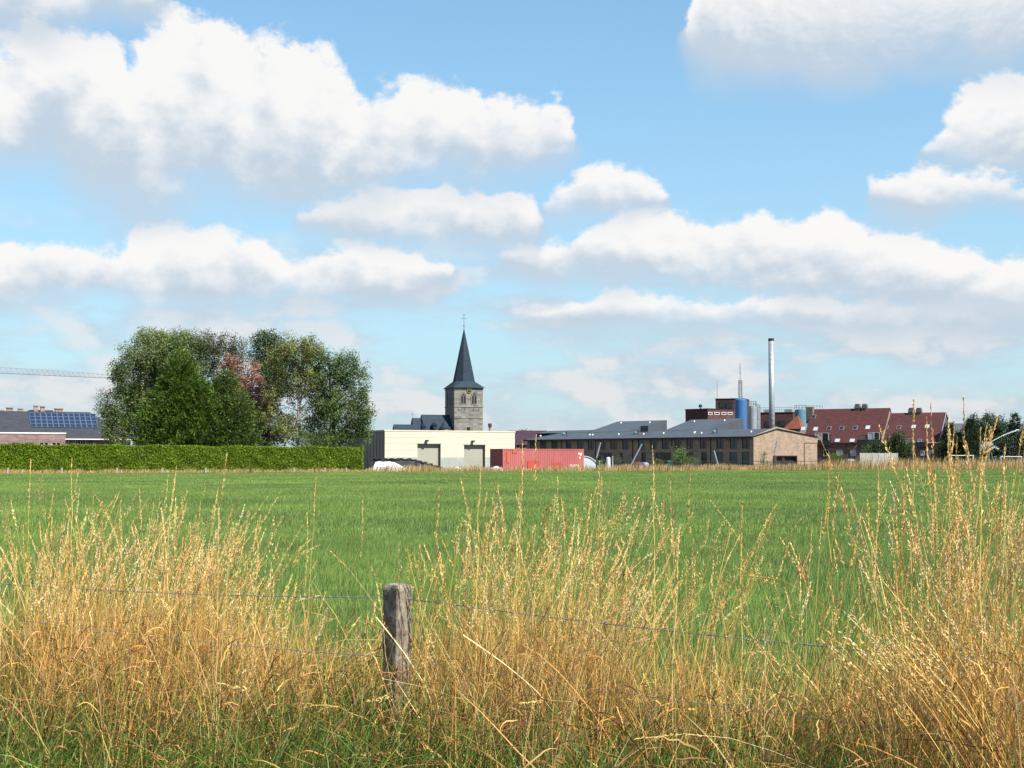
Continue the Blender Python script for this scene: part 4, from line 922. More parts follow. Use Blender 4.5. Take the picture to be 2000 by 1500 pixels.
def church():
    F = Frame(887, 322, R(20.5)); o = thing('church', 'grey stone church with tall slate spire and gilt tower clock', 'church', F.o, F.yaw)
    a = F.front(943, 800)[0]; zt = F.front(887, 757)[1]; z2 = F.front(887, 794)[1]; z3 = F.front(887, 816)[1]
    MB().box(0, a, 0, a, 0, zt).build('tower', 'limestone', o)
    for z in (z2, z3, zt - 0.25): MB().box(-.12, a + .12, -.12, a + .12, z - .1, z + .12).build('string_course', 'limestone', o)
    # broach spire
    zap = F.hit(905, 640, p=(0, a / 2, 0)).z; zo = F.hit(905, 745.5, p=(0, a / 2, 0)).z; c = a / 2; e = a / 2 + .42; ro = 2.72
    octo = [(c + ro * math.cos(R(22.5 + 45 * k)), c + ro * math.sin(R(22.5 + 45 * k)), zo) for k in range(8)]
    sq = {0: (c + e, c + e), 1: (c - e, c + e), 2: (c - e, c - e), 3: (c + e, c - e)}
    b = MB()
    for k in range(8): b.poly([octo[k], octo[(k + 1) % 8], (c, c, zap)])
    zs = zt + .03
    for k in range(4):
        A_ = (*sq[k], zs); B_ = (*sq[(k + 1) % 4], zs); b.poly([octo[2 * k], A_, octo[(2 * k + 1) % 8]]) if False else None
        i = [0, 2, 4, 6][k]
        b.poly([octo[i], octo[(i + 1) % 8], A_]); b.poly([octo[(i + 1) % 8], octo[(i + 2) % 8], B_, A_])
    b.poly([(*sq[k], zs - .02) for k in range(4)])
    sp = b.build('spire', 'slate', o)
    zc = F.hit(905, 615, p=(0, a / 2, 0)).z
    z_arm = F.hit(905, 622, p=(0, a / 2, 0)).z
    MB().tube([(c, c, zap - .2), (c, c, zc)], .07, 6).box(c - .75, c + .75, c - .06, c + .06, z_arm - .07, z_arm + .07).lathe([(.05, zap + .2), (.22, zap + .45), (.05, zap + .7)], 8, (c, c)).box(c - .25, c + .25, c - .03, c + .03, zc, zc + .25).build('cross', 'grey_steel', sp)
    # belfry windows
    def lancet(parent, xf, z0, z1, w, side):
        def P(u, z, y): return (u, y, z) if side == 0 else (y, u, z)
        def arch(x0, x1, za, zb, n=8):
            m = (x0 + x1) / 2; r = (x1 - x0) / 2; pts = [(x0, za), (x1, za)]
            for k in range(n + 1):
                t = k / n; pts.append((x1 - (x1 - m) * t ** 1.6, zb - r * 1.3 + r * 1.3 * math.sin(t * math.pi / 2)))
            for k in range(1, n + 1):
                t = 1 - k / n; pts.append((x0 + (m - x0) * t ** 1.6, zb - r * 1.3 + r * 1.3 * math.sin(t * math.pi / 2)))
            return pts
        out = arch(xf - w / 2 - .22, xf + w / 2 + .22, z0 - .18, z1 + .25); inn = arch(xf - w / 2, xf + w / 2, z0, z1)
        b = MB(); n = len(out)
        for k in range(n):
            j = (k + 1) % n
            b.poly([P(*out[k], -.09), P(*out[j], -.09), P(*inn[j], -.09), P(*inn[k], -.09)]); b.poly([P(*inn[k], -.09), P(*inn[j], -.09), P(*inn[j], 0.0), P(*inn[k], 0.0)]); b.poly([P(*out[k], -.09), P(*out[k], 0), P(*out[j], 0), P(*out[j], -.09)])
        b.poly([P(*q, -.012) for q in inn]) 
        fr = b.build('belfry_window', 'limestone', parent)
        hw = w / 2 - .12
        for s in (-1, 1):
            m = xf + s * (w / 4); MB().poly([P(*q, -.03) for q in arch(m - hw / 2, m + hw / 2, z0 + .1, z1 - .75)]).build('louvre', 'black', fr)
        MB().poly([P(xf + .24 * math.cos(t), z1 - .55 + .24 * math.sin(t), -.03) for t in np.linspace(0, 6.283, 11)[:-1]]).build('louvre', 'black', fr)
    za = F.front(905, 789)[1]; zb = F.front(905, 766)[1]
    for px in (905, 926): lancet(o, F.front(px, 780)[0], za, zb, 1.25, 0)
    for py_ in (a * .33, a * .68): lancet(o, py_, za - .6, zb + .1, 1.15, 1)
    x, z = F.front(916.3, 763.2)
    ck = MB().tube([(x, -.18, z), (x, -.05, z)], .62, 20).build('clock', 'black', o)
    rim = MB()
    for k in range(20):
        t0, t1 = 2 * math.pi * k / 20, 2 * math.pi * (k + 1) / 20; f = lambda r, t, y: (x + r * math.cos(t), y, z + r * math.sin(t))
        rim.poly([f(.44, t0, -.2), f(.44, t1, -.2), f(.64, t1, -.2), f(.64, t0, -.2)])
    rim.build('clock_rim', 'gold', ck)
    MB().box(x - .03, x + .40, -.24, -.22, z - .04, z + .05).poly([(x - .05, -.23, z), (x + .05, -.23, z), (x + .28, -.23, z + .3), (x + .2, -.23, z + .34)]).build('clock_hand', 'gold', ck)
    # narrow slits on the tower
    for px, py in ((895, 800), (908, 800), (924, 801), (935, 801)):
        x, z = F.front(px, py); MB().box(x - .09, x + .09, -.02, .05, z - .35, z + .35).build('slit', 'dark_trim', o)
    x, z = F.front(915, 838); window(o, x - .35, x + .35, z - .6, z + .5, y=-.13, deep=.06)
    # nave, choir and low side roof run to the left behind the tower
    def gable_run(x0, x1, y0, y1, ze, zr, nm):
        m = (y0 + y1) / 2; w = MB().box(x0, x1, y0, y1, 0, ze); w.poly([(x0, y0, ze), (x0, y1, ze), (x0, m, zr - .05)]); w.poly([(x1, y0, ze), (x1, y1, ze), (x1, m, zr - .05)]); w.build(nm + '_wall', 'limestone', o)
        d = .35; s = (zr - ze) / (m - y0); r = MB().poly([(x0 - .2, y0 - d, ze - d * s), (x1, y0 - d, ze - d * s), (x1, m, zr), (x0 - .2, m, zr)]).poly([(x1, y1 + d, ze - d * s), (x0 - .2, y1 + d, ze - d * s), (x0 - .2, m, zr), (x1, m, zr)])
        return r.build(nm + '_roof', 'slate', o)
    m = a / 2; zr1 = F.hit(850, 810, p=(0, m, 0)).z; zr2 = F.hit(815, 816.5, p=(0, m, 0)).z; zr3 = F.hit(795, 829, p=(0, -1.5, 0)).z
    xa = F.hit(824, 812, p=(0, m, 0)).x; xb = F.hit(806, 816, p=(0, m, 0)).x
    rf = gable_run(xa, -0.02, m - 5.2, m + 5.2, 5.4, zr1, 'nave'); gable_run(xb, xa - .22, m - 4.2, m + 4.2, 5.2, zr2, 'choir')
    gable_run(F.hit(770, 829, p=(0, -1.5, 0)).x, F.hit(820, 829, p=(0, -1.5, 0)).x, -4.3, 1.3, 5.0, zr3, 'sacristy')
    MB().tube([(xb, m, zr2 - .1), (xb, m, zr2 + 1.3)], .05, 5).box(xb - .35, xb + .35, m - .04, m + .04, zr2 + .8, zr2 + .92).build('ridge_cross', 'grey_steel', o)
    for px, py in ((826, 834), (848, 832)):
        h = F.hit(px, py, p=(0, m - 3.4, 0)); MB().box(h.x - .45, h.x + .45, m - 4.2, m - 2.4, h.z - .7, h.z + .1).hexa([(h.x - .6, m - 4.4, h.z + .1), (h.x + .6, m - 4.4, h.z + .1), (h.x + .6, m - 2.2, h.z + .1), (h.x - .6, m - 2.2, h.z + .1)], [(h.x - .05, m - 4.4, h.z + .75), (h.x + .05, m - 4.4, h.z + .75), (h.x + .05, m - 2.2, h.z + .75), (h.x - .05, m - 2.2, h.z + .75)]).build('dormer', 'slate', rf)
    h = F.hit(868, 838, p=(0, -.4, 0)); zz = F.hit(868, 822, p=(0, -.4, 0)).z
    tr = MB().lathe([(1.0, 0), (1.0, h.z + .2)], 14, (h.x, -.4)).build('stair_turret', 'limestone', o); MB().lathe([(1.25, h.z + .2), (.02, zz)], 14, (h.x, -.4)).build('turret_roof', 'slate', tr)
church()

def brick_hall():
    a = math.atan2(-53, 44.4)                                       # long front runs towards the camera to the right
    F = Frame(1472, 265, a); o = thing('brick_hall', 'long two storey tan brick building with grey stepped roof', 'building', F.o, F.yaw)
    L = -F.front(1030, 880)[0]; ze = F.front(1472, 851)[1]; sl = 0.215
    nr = Vector((0, -sl, 1)).normalized(); roofp = lambda px, py: F.hit(px, py, n=nr, p=(0, 0, ze))
    W = F.hit(1597, 880, n=(1, 0, 0), p=(0, 0, 0)).y
    ap = F.hit(1516, 833, n=(1, 0, 0), p=(0, 0, 0)); zr2 = F.hit(1595, 853, n=(1, 0, 0), p=(0, 0, 0)).z
    holes, kinds = [], []
    ups = [(1035, 1047, 'pane_green'), (1055, 1067, 'pane_green'), (1077, 1089, 'pane_green'), (1105, 1117, 'pane'), (1127.5, 1139.5, 'pane'), (1148, 1160, 'pane'), (1172, 1183.5, 'pane'), (1192, 1205, 'pane_red'), (1215, 1228, 'pane'),
           (1246, 1259.5, 'pane_green'), (1270, 1283, 'pane'), (1292.5, 1306, 'pane'), (1317, 1331, 'pane_red'), (1340.5, 1354, 'pane_red'), (1366.5, 1380, 'pane_red'), (1399, 1413, 'pane'), (1425, 1440, 'pane_green'), (1449, 1464, 'pane')]
    for l, r, k in ups:
        x0, zt = F.front(l, 855); x1 = F.front(r, 855)[0]; holes.append((x0, x1, ze - 2.55, ze - 0.35)); kinds.append(k)
    for l, r, k in ((1168, 1195, 'pane'), (1280, 1312, 'pane'), (1370, 1381, 'pane'), (1399, 1413, 'pane_green'), (1425, 1440, 'pane_green'), (1449, 1464, 'pane_green'), (1341, 1354, 'pane'), (1211, 1217, 'pane'), (1253, 1261, 'pane')):
        x0 = F.front(l, 900)[0]; x1 = F.front(r, 900)[0]; holes.append((x0, x1, 0.05, 2.6)); kinds.append(k)
    MB().wall(-L, 0, 0, ze, holes, depth=.2).poly([(-L, 0, 0), (-L, 0, ze), (-L, 9, ze), (-L, 9, 0)]).build('front_wall', 'tan_brick', o)
    # gable wall with a wide dark opening
    g0, gz = (F.hit(1516, 891, n=(1, 0, 0), p=(0, 0, 0)).y, F.hit(1516, 891, n=(1, 0, 0), p=(0, 0, 0)).z); g1 = F.hit(1556, 891, n=(1, 0, 0), p=(0, 0, 0)).y
    MB().poly([(0, 0, 0), (0, g0, 0), (0, g0, ze), (0, 0, ze)]).poly([(0, g0, gz), (0, g1, gz), (0, g1, ze), (0, g0, ze)]).poly([(0, g1, 0), (0, W, 0), (0, W, zr2), (0, g1, ze)]).poly([(0, 0, ze), (0, g0, ze), (0, g1, ze), (0, W, zr2), (0, ap.y, ap.z)]) \
        .poly([(0, W, 0), (-L * .4, W, 0), (-L * .4, W, zr2), (0, W, zr2)]).build('gable_wall', 'tan_brick', o)
    MB().box(-.9, -.7, g0, g1, 0, gz).build('entrance_recess', 'dark_trim', o)
    MB().box(-.75, .08, g0 - .15, g0, 0, gz + .15).box(-.75, .08, g1, g1 + .15, 0, gz + .15).box(-.75, .08, g0, g1, gz, gz + .15).build('entrance_frame', 'brown_metal', o)
    for h, k in zip(holes, kinds): window(o, *h, pane=k, mull=1 if h[1] - h[0] < 2.6 and h[2] > 1 else (3 if h[1] - h[0] > 4 else 0), deep=.16, name='window' if h[2] > 1 else 'glazed_door')
    for px in (1097, 1163.5, 1236, 1312.5, 1388.5): x = F.front(px, 880)[0]; MB().tube([(x, -.1, 0), (x, -.1, ze - .1)], .08, 6).build('drainpipe', 'dark_trim', o)
    # roof: one slope up from the front with stepped ridges, drawn on its own plane
    ov = -.7; ez = ze + sl * ov
    def R3(px, py): return roofp(px, py)
    low = [(-L - .5, ov, ez), (.35, ov, ez)]
    r1 = (.35, ap.y, ze + sl * ap.y)
    m1 = MB().poly(low + [r1, (-L + 4, ap.y, ze + sl * ap.y)]).build('roof', 'grey_roof', o)
    MB().poly([(.35, ap.y, ze + sl * ap.y), (.35, W + .3, zr2 + .02), (-L + 4, W + .3, zr2 + .02), (-L + 4, ap.y, ze + sl * ap.y)]).build('rear_roof', 'grey_roof', o)
    MB().box(-L - .6, .45, ov - .12, ov, ez - .32, ez + .03).build('gutter', 'dark_trim', o)
    MB().poly([(-L - .5, ov, ez), (-L + 4, ap.y, ze + sl * ap.y), (-L - .5, 14, ez)]).build('hip_roof', 'grey_roof', o)
    # raised roof sections: the same slope carried further back, with a hip on the left and a sheer end on the right
    for pts in ([(1160, 841), (1206, 823.5), (1298, 822), (1298, 838)], [(1308, 838), (1350, 820), (1447, 818.5), (1447, 835)], [(1062, 843), (1072, 841.8), (1165, 840), (1165, 843)]):
        p = [roofp(*q) + Vector((0, 0, .03)) for q in pts]
        ytop = max(p[1].y, p[2].y); x_end = p[2].x; zt = ze + sl * ytop
        q0 = Vector((p[0].x, ap.y - .1, ze + sl * (ap.y - .1) + .03)); q1 = Vector((p[1].x, ytop, zt + .03)); q2 = Vector((x_end, ytop, zt + .03)); q3 = Vector((x_end, ap.y - .1, ze + sl * (ap.y - .1) + .03))
        w = MB().poly([q0, q3, q2, q1]).poly([q2, q3, (q3.x, q3.y, 4), (q2.x, q2.y, 4)]).poly([q2, (q2.x, q2.y, 4), (q1.x, q1.y, 4), q1]).poly([q1, (q1.x, q1.y, 4), (q0.x, q0.y, 4), q0])
        w.build('raised_roof', 'grey_roof', o)
    for px, py in ((1055, 852), (1151, 850), (1156.5, 850), (1207.5, 849), (1256, 848.5), (1295, 847), (1212, 827), (1268, 826), (1355, 824), (1414, 822), (1355, 846), (1369, 846.5), (1466, 844), (1356, 845)):
        h = roofp(px, py); MB().box(h.x - .22, h.x + .22, h.y - .2, h.y + .2, h.z - .05, h.z + .28).build('roof_vent', 'white', o)
    for px, py, s in ((1100, 850, .5), (1240, 848, .5), (1394, 846, .5)):
        h = roofp(px, py); MB().lathe([(s * .5, h.z - .1), (s * .5, h.z + .3), (s * .9, h.z + .32), (s * .7, h.z + .6)], 10, (h.x, h.y)).build('roof_ventilator', 'teal', o)
        h = roofp(px + 6.5, py + 1); MB().tube([(h.x, h.y, h.z), (h.x, h.y, h.z + 1.0)], .09, 6).build('roof_pipe', 'black', o)
    h = roofp(1262, 842); MB().box(h.x - 1.2, h.x + 1.2, h.y - .6, h.y + .9, h.z - .1, h.z + 1.15).build('roof_unit', 'grey_roof', o)
    h = F.front(1472, 900)
    return o
brick_hall()

def row_houses():
    a = R(-30); F = Frame(1700, 286, a)
    def block(x0p, x1p, yr, yfe, name, label, yaxis=0.0, drop=1.0):
        o = thing(name, label, 'house', F.o, F.yaw); run = 7.2
        zr = F.hit((x0p + x1p) / 2, yr, p=(0, run, 0)).z; x0 = F.hit(x0p, yr, p=(0, run, 0)).x; x1 = F.hit(x1p, yr, p=(0, run, 0)).x
        ze = 4.9; sl = (zr - ze) / run
        return o, x0, x1, zr, ze, sl, run
    # left block
    o, x0, x1, zr, ze, sl, run = block(1588, 1737, 798, 0, 'terraced_house', 'wide brick house with dark red roof, skylights and balconies')
    nr = Vector((0, -sl, 1)).normalized(); rp = lambda px, py, s=None: F.hit(px, py, n=nr, p=(0, 0, ze))
    yb = F.hit(1650, 850, n=nr, p=(0, 0, ze)).y                     # the roof stops here over the balcony bays
    bx0, bx1 = rp(1624, 858).x, rp(1678, 858).x
    bot = ze + sl * -.2
    roof = MB().poly([(x0 - .2, yb, ze + sl * yb), (x1 + .2, yb, ze + sl * yb), (x1 + .2, run, zr), (x0 - .2, run, zr)]).poly([(bx0, -.2, bot), (bx1, -.2, bot), (bx1, yb, ze + sl * yb), (bx0, yb, ze + sl * yb)]) \
        .poly([(x0 - .2, run, zr), (x1 + .2, run, zr), (x1 + .2, 2 * run, ze), (x0 - .2, 2 * run, ze)]).build('roof', 'red_tile', o)
    MB().wall(x0, x1, 0, ze - .2, []).poly([(x0, 0, 0), (x0, 2 * run, 0), (x0, 2 * run, ze), (x0, run, zr - .06), (x0, 0, ze)][::-1]).poly([(x1, 0, 0), (x1, 2 * run, 0), (x1, 2 * run, ze), (x1, run, zr - .06), (x1, 0, ze - .2)]).build('wall', 'house_brick', o)
    MB().box(bx0 - .06, bx1 + .06, -.35, -.22, bot - .16, bot + .04).build('gutter', 'dark_trim', o)
    bays = ((x0 + .02, bx0 - .02), (bx1 + .02, x1 - .02)); yw = yb - .5
    for l, r in bays:
        MB().box(l, r, yw, yw + .2, ze - .2, ze + sl * yb - .1).build('bay_wall', 'house_brick', o)
        MB().poly([(l, 0, ze - .19), (r, 0, ze - .19), (r, yw, ze - .19), (l, yw, ze - .19)]).build('terrace_floor', 'concrete_panel', o)
        for q in (l, r): MB().poly([(q, 0.02, ze - .2), (q, yb, ze - .2), (q, yb, ze + sl * yb - .06), (q, .02, ze + .02)]).build('cheek_wall', 'red_tile', o)
        MB().box(l, r, -1.2, 0, ze - .75, ze - .55).build('balcony_slab', 'dark_trim', o)
        MB().box(l, r, -1.2, -1.15, ze - .55, ze + .45).build('balcony_parapet', 'dark_trim', o)
        w = (r - l); window(o, l + w * .38, l + w * .62, ze - .15, ze + 2.05, y=yw - .12, frame='white', deep=.05, name='balcony_door', pane='pane_pale'); window(o, l + w * .64, l + w * .88, ze - .15, ze + 2.05, y=yw - .12, frame='white', deep=.05, name='balcony_door')
    def skylight(px, py, pane, w=1.0, h=1.15, rr=None):
        p = rp(px, py); s = Vector((0, 1, sl)).normalized(); e = MB(); t = nr * .09
        c = [p + Vector((-w / 2, 0, 0)) - s * h / 2, p + Vector((w / 2, 0, 0)) - s * h / 2, p + Vector((w / 2, 0, 0)) + s * h / 2, p + Vector((-w / 2, 0, 0)) + s * h / 2]
        f = e.hexa([q - t * .2 for q in c], [q + t for q in c]).build('skylight', 'steel' if pane != 'white' else 'white', rr)
        MB().poly([q.lerp(p, .14) + t * 1.1 for q in c]).build('pane', pane, f)
    for px, py, k in ((1569, 837.5, 'pane_pale'), (1593, 838, 'pane_pale'), (1619, 837, 'pane'), (1644, 836.5, 'pane'), (1670, 836, 'pane'), (1695, 835, 'pane_pale'), (1589, 814, 'pane')): skylight(px, py, k, rr=roof)
    for px, py in ((1635.5, 860.5), (1664.5, 860.5)): skylight(px, py, 'pane_pale', 1.1, 1.0, roof)
    for px, hw in ((1675, 5.2), (1689, 5.2)):
        h = F.hit(px, 789, p=(0, run, 0)); k = hw * 286 / FPX; MB().box(h.x - k, h.x + k, run - .55, run + .55, zr - .8, h.z - .3).box(h.x - k * 1.12, h.x + k * 1.12, run - .65, run + .65, h.z - .95, h.z - .8).box(h.x - k * .8, h.x + k * .8, run - .45, run + .45, h.z - .3, h.z).build('chimney', 'stack_brick', roof)
    h = F.hit(1582, 795, p=(0, run - 1.2, 0)); MB().box(h.x - .75, h.x + .75, run - 1.8, run - .4, zr - 3.2, h.z).build('chimney', 'stack_brick', roof)
    for px, k in ((1639.5, 'pane_pale'), (1667, 'pane_pale'), (1614, 'pane'), (1692, 'pane')):
        x, z = F.front(px, 884); window(o, x - .6, x + .6, z - .75, z + .6, y=-.12, frame='white', deep=.05, pane=k)
    x = F.front(1653.5, 880)[0]; MB().tube([(x, -.1, 0), (x, -.1, ze - .5)], .07).build('drainpipe', 'dark_trim', o)
    X1 = x1
    # right block, a little lower and set back to the same front
    o, x0, x1, zr, ze, sl, run = block(1741, 1846, 806, 0, 'terraced_house', 'lower brick house with dark red roof and grey slate gable end')
    x0 = X1 + .02
    nr = Vector((0, -sl, 1)).normalized(); yb0 = -.25
    roof = MB().poly([(x0 + .2, yb0, ze + sl * yb0), (x1 + .25, yb0, ze + sl * yb0), (x1 + .25, run, zr), (x0 + .2, run, zr)]).poly([(x0 + .2, run, zr), (x1 + .25, run, zr), (x1 + .25, 2 * run, ze), (x0 + .2, 2 * run, ze)]).build('roof', 'red_tile', o)
    MB().box(x0, x1, .02, 2 * run, 0, ze - .3).build('wall', 'house_brick', o)
    MB().poly([(x1 + .1, 0, 2.6), (x1 + .1, 2 * run, 2.6), (x1 + .1, 2 * run, ze - .1), (x1 + .1, run, zr - .08), (x1 + .1, 0, ze - .1)]).build('slate_gable', 'grey_roof', o)
    s = Vector((0, 1, sl)).normalized()
    MB().hexa([(x0 - .02, -.3, ze - .9), (x0 + .22, -.3, ze - .9), (x0 + .22, run, zr - .6), (x0 - .02, run, zr - .6)], [(x0 - .02, -.3, ze + .12), (x0 + .22, -.3, ze + .12), (x0 + .22, run, zr + .45), (x0 - .02, run, zr + .45)]).build('party_wall', 'light_brick', o)
    MB().hexa([(x1 + .2, -.3, ze - .2), (x1 + .34, -.3, ze - .2), (x1 + .34, run, zr - .05), (x1 + .2, run, zr - .05)], [(x1 + .2, -.3, ze), (x1 + .34, -.3, ze), (x1 + .34, run, zr + .12), (x1 + .2, run, zr + .12)]).build('verge_board', 'steel', o)
    rp = lambda px, py: F.hit(px, py, n=nr, p=(0, 0, ze))
    for px, py, k in ((1730.5, 835, 'pane'), (1755.5, 834.5, 'pane'), (1784.5, 833.5, 'pane_pale'), (1811, 833, 'pane_pale')):
        p = rp(px, py); w, h = .95, 1.1; t = nr * .09
        c = [p + Vector((-w / 2, 0, 0)) - s * h / 2, p + Vector((w / 2, 0, 0)) - s * h / 2, p + Vector((w / 2, 0, 0)) + s * h / 2, p + Vector((-w / 2, 0, 0)) + s * h / 2]
        f = MB().hexa([q - t * .2 for q in c], [q + t for q in c]).build('skylight', 'steel', roof); MB().poly([q.lerp(p, .14) + t * 1.1 for q in c]).build('pane', k, f)
    for px, hw in ((1780, 5.2), (1795, 5.2)):
        h = F.hit(px, 796.5, p=(0, run, 0)); k = hw * 286 / FPX; MB().box(h.x - k, h.x + k, run - .55, run + .55, zr - .8, h.z - .3).box(h.x - k * 1.12, h.x + k * 1.12, run - .65, run + .65, h.z - .95, h.z - .8).box(h.x - k * .8, h.x + k * .8, run - .45, run + .45, h.z - .3, h.z).build('chimney', 'stack_brick', roof)
    for px, py, ww in ((1772, 861, 1.0), (1802, 884, .8), (1814, 884, .9), (1797, 862, .8)):
        x, z = F.front(px, py); window(o, x - ww / 2, x + ww / 2, z - .6, z + .5, y=-.35 if z > 4.2 else -.1, frame='white', deep=.05, pane='pane_pale')
    MB().box(F.front(1790, 870)[0], F.front(1812, 870)[0], -1.1, 0, ze - 1.2, ze - 1.0).build('balcony_slab', 'dark_trim', o)
    MB().box(F.front(1790, 870)[0], F.front(1812, 870)[0], -1.1, -1.05, ze - 1.0, ze - .1).build('balcony_parapet', 'dark_trim', o)
row_houses()

def brewery():
    Y = 345; a = R(-38); k = Y / FPX
    def blockpx(name, label, xl, xc, xr, ytop, Y, mname='dark_brick', yaw=R(-30), strip=None):
        # a box seen at its corner column xc: left face to xl, right face to xr
        F = Frame(xc, Y, yaw)                                       # front runs left from the corner
        w = -F.front(xl, 850)[0]; d = F.hit(xr, 850, n=(1, 0, 0), p=(0, 0, 0)).y; z = F.front(xc, ytop)[1]
        o = thing(name, label, 'building', F.o, F.yaw)
        MB().box(-w, 0, 0, d, 0, z).build('wall', mname, o); MB().box(-w - .12, .12, -.12, d + .12, z + .003, z + .2).build('roof_edge', 'dark_trim', o)
        return o, F, w, d, z
    o, F, w, d, z = blockpx('brewery_block', 'low dark brick brewery block with a strip of windows', 1339, 1383, 1437, 799, 350, yaw=R(-50))
    for l, r in ((1383, 1391), (1395, 1405), (1409, 1418), (1421, 1430)):
        p, q = F.hit(l, 805, n=(1, 0, 0), p=(0, 0, 0)), F.hit(r, 810, n=(1, 0, 0), p=(0, 0, 0))
        wn_ = MB().box(.02, .08, p.y, q.y, q.z, p.z).build('window', 'white', o); MB().box(.081, .09, p.y + .15, q.y - .15, q.z + .12, p.z - .12).build('pane', 'pane', wn_)
    h = F.front(1364, 791); MB().tube([(h[0], .8, z), (h[0], .8, h[1] - .3)], .12).lathe([(.5, h[1] - .6), (.45, h[1]), (.2, h[1] + .2)], 10, (h[0], .8)).build('roof_siren', 'dark_trim', o)
    o, F, w, d, z = blockpx('brewery_tower_block', 'tall dark brick brewery block behind the blue silo', 1398, 1452, 1464, 779, 372, yaw=R(-20))
    for px, py in ((1411, 790), (1424, 791)):
        x, zz = F.front(px, py); window(o, x - .8, x + .8, zz - .9, zz + .9, y=-.12, deep=.05)
    h = F.front(1399, 742); MB().tube([(-w + .4, .5, z), (-w + .4, .5, h[1])], .07, 5).build('whip_antenna', 'grey_steel', o)
    for px in (1455, 1460, 1428): 
        x, zz = F.front(px, 775); MB().tube([(min(x, -.3), 1.0, z), (min(x, -.3), 1.0, zz)], .06, 5).build('roof_rail', 'grey_steel', o)
    # lattice radio mast standing on the roof
    x, zt = F.front(1443, 713); zb = z + .21; x2, zm = F.front(1443, 742)
    ms = thing('radio_mast', 'grey lattice radio mast with antennas on the brewery roof', 'mast', F.o + Vector((x * F.c - 2 * F.s, x * F.s + 2 * F.c, zb)), F.yaw)
    b = MB(); hw = .42; hm = zm - zb
    for sx, sy in ((-1, -1), (1, -1), (1, 1), (-1, 1)): b.tube([(sx * hw, sy * hw, 0), (sx * hw, sy * hw, hm)], .07, 5)
    n = 8
    for i in range(n):
        z0, z1 = hm * i / n, hm * (i + 1) / n
        for (p, q) in (((-hw, -hw), (hw, -hw)), ((hw, -hw), (hw, hw)), ((hw, hw), (-hw, hw)), ((-hw, hw), (-hw, -hw))):
            b.tube([(*p, z0), (*q, z1)], .035, 4, False); b.tube([(*p, z1), (*q, z1)], .035, 4, False)
    b.build('lattice', 'grey_steel', ms)
    MB().tube([(0, 0, hm - 1), (0, 0, zt - zb + .6)], .09, 6).build('pole', 'grey_steel', ms)
    ha = F.front(1443, 729)[1] - zb
    for t in (0, 2.1, 4.2): MB().box(.4 * math.cos(t) - .14, .4 * math.cos(t) + .14, .4 * math.sin(t) - .12, .4 * math.sin(t) + .12, ha, ha + 2.2).build('antenna_panel', 'white', ms)
    # silos
    def silo(name, label, xl, xr, yt, Y, m, group=None, rail=True):
        c = (xl + xr) / 2; r = (xr - xl) / 2 * Y / FPX; z = gZ(yt, Y); o = thing(name, label, 'silo', (gX(c, Y), Y, 0), 0, group)
        MB().lathe([(r, 0), (r, z - .3), (r * .97, z - .08), (r * .3, z + .25)], 28).build('shell', m, o, False)
        for zz in np.arange(z - 3, 4, -3.0): MB().lathe([(r + .015, zz), (r + .03, zz + .04), (r + .015, zz + .08)], 28).build('seam', m, o)
        if rail:
            b = MB()
            for i in range(12):
                t, t2 = 2 * math.pi * i / 12, 2 * math.pi * (i + 1) / 12; f = lambda t, h: (r * math.cos(t), r * math.sin(t), z + h)
                b.tube([f(t, -.2), f(t, 1.1)], .035, 4); b.tube([f(t, 1.1), f(t2, 1.1)], .035, 4); b.tube([f(t, .55), f(t2, .55)], .03, 4)
            b.build('railing', 'grey_steel', o)
        return o
    silo('silo', 'bright blue silo in front of the dark brick brewery', 1436, 1459, 780, 325, 'blue', rail=False)
    silo('silo', 'pale grey steel silo right of the blue silo', 1462, 1479, 793, 330, 'steel')
    silo('silo', 'thin grey silo squeezed behind the pale grey silo', 1472, 1486, 799, 338, 'grey_steel')
    silo('tank', 'short teal tank on the brewery above the orange roof', 1553, 1577, 800, 352, 'teal')
    o, F, w, d, z = blockpx('brewery_block', 'wide dark brick brewery block behind the tall metal stack', 1478, 1550, 1584, 806, 358, yaw=R(-22))
    b = MB(); n = 16
    for i in range(n + 1):
        x = -w * i / n; b.tube([(x, .2, z + .2), (x, .2, z + 1.5)], .04, 4)
    for hh in (.85, 1.5): b.tube([(-w, .2, z + hh), (0, .2, z + hh)], .04, 4)
    b.build('roof_railing', 'grey_steel', o)
    for px, py in ((1502, 828), (1526, 827), (1517, 829)):
        x, zz = F.front(px, py); window(o, x - 1.0, x + 1.0, zz - .7, zz + .7, y=-.12, deep=.05)
    for l, r in ((1490, 1502), (1530, 1545)): MB().box(F.front(l, 800)[0], F.front(r, 800)[0], 1.5, 3.5, z + .2, z + 1.0).build('roof_unit', 'steel', o)
    # platform with pipes over the tank
    st = thing('roof_platform', 'grey railed steel platform beside the ridge chimney', 'platform', (gX(1590, 356), 356, 0))
    b = MB(); z0, z1, hw = gZ(806, 356), gZ(793, 356), 16 * 356 / FPX
    b.box(-hw, hw, -1, 1, z0 - .2, z0)
    for i in range(7):
        x = -hw + 2 * hw * i / 6; b.tube([(x, -.95, z0), (x, -.95, z1)], .05, 4)
    for zz in (z0 + .6, z1): b.tube([(-hw, -.95, zz), (hw, -.95, zz)], .05, 4)
    b.build('deck', 'grey_steel', st); MB().box(-hw, -hw + .3, -.3, .3, 0, z0 - .2).box(hw - .3, hw, -.3, .3, 0, z0 - .2).build('support', 'grey_steel', st)
    # stack
    Y = 312; r = 5.6 * Y / FPX; z = gZ(661, Y); o = thing('chimney_stack', 'tall round galvanised metal chimney stack with dark top band', 'chimney', (gX(1508.5, Y), Y, 0))
    MB().lathe([(r * .98, 0), (r * .98, z - .6)], 28).build('shaft', 'steel', o, True)
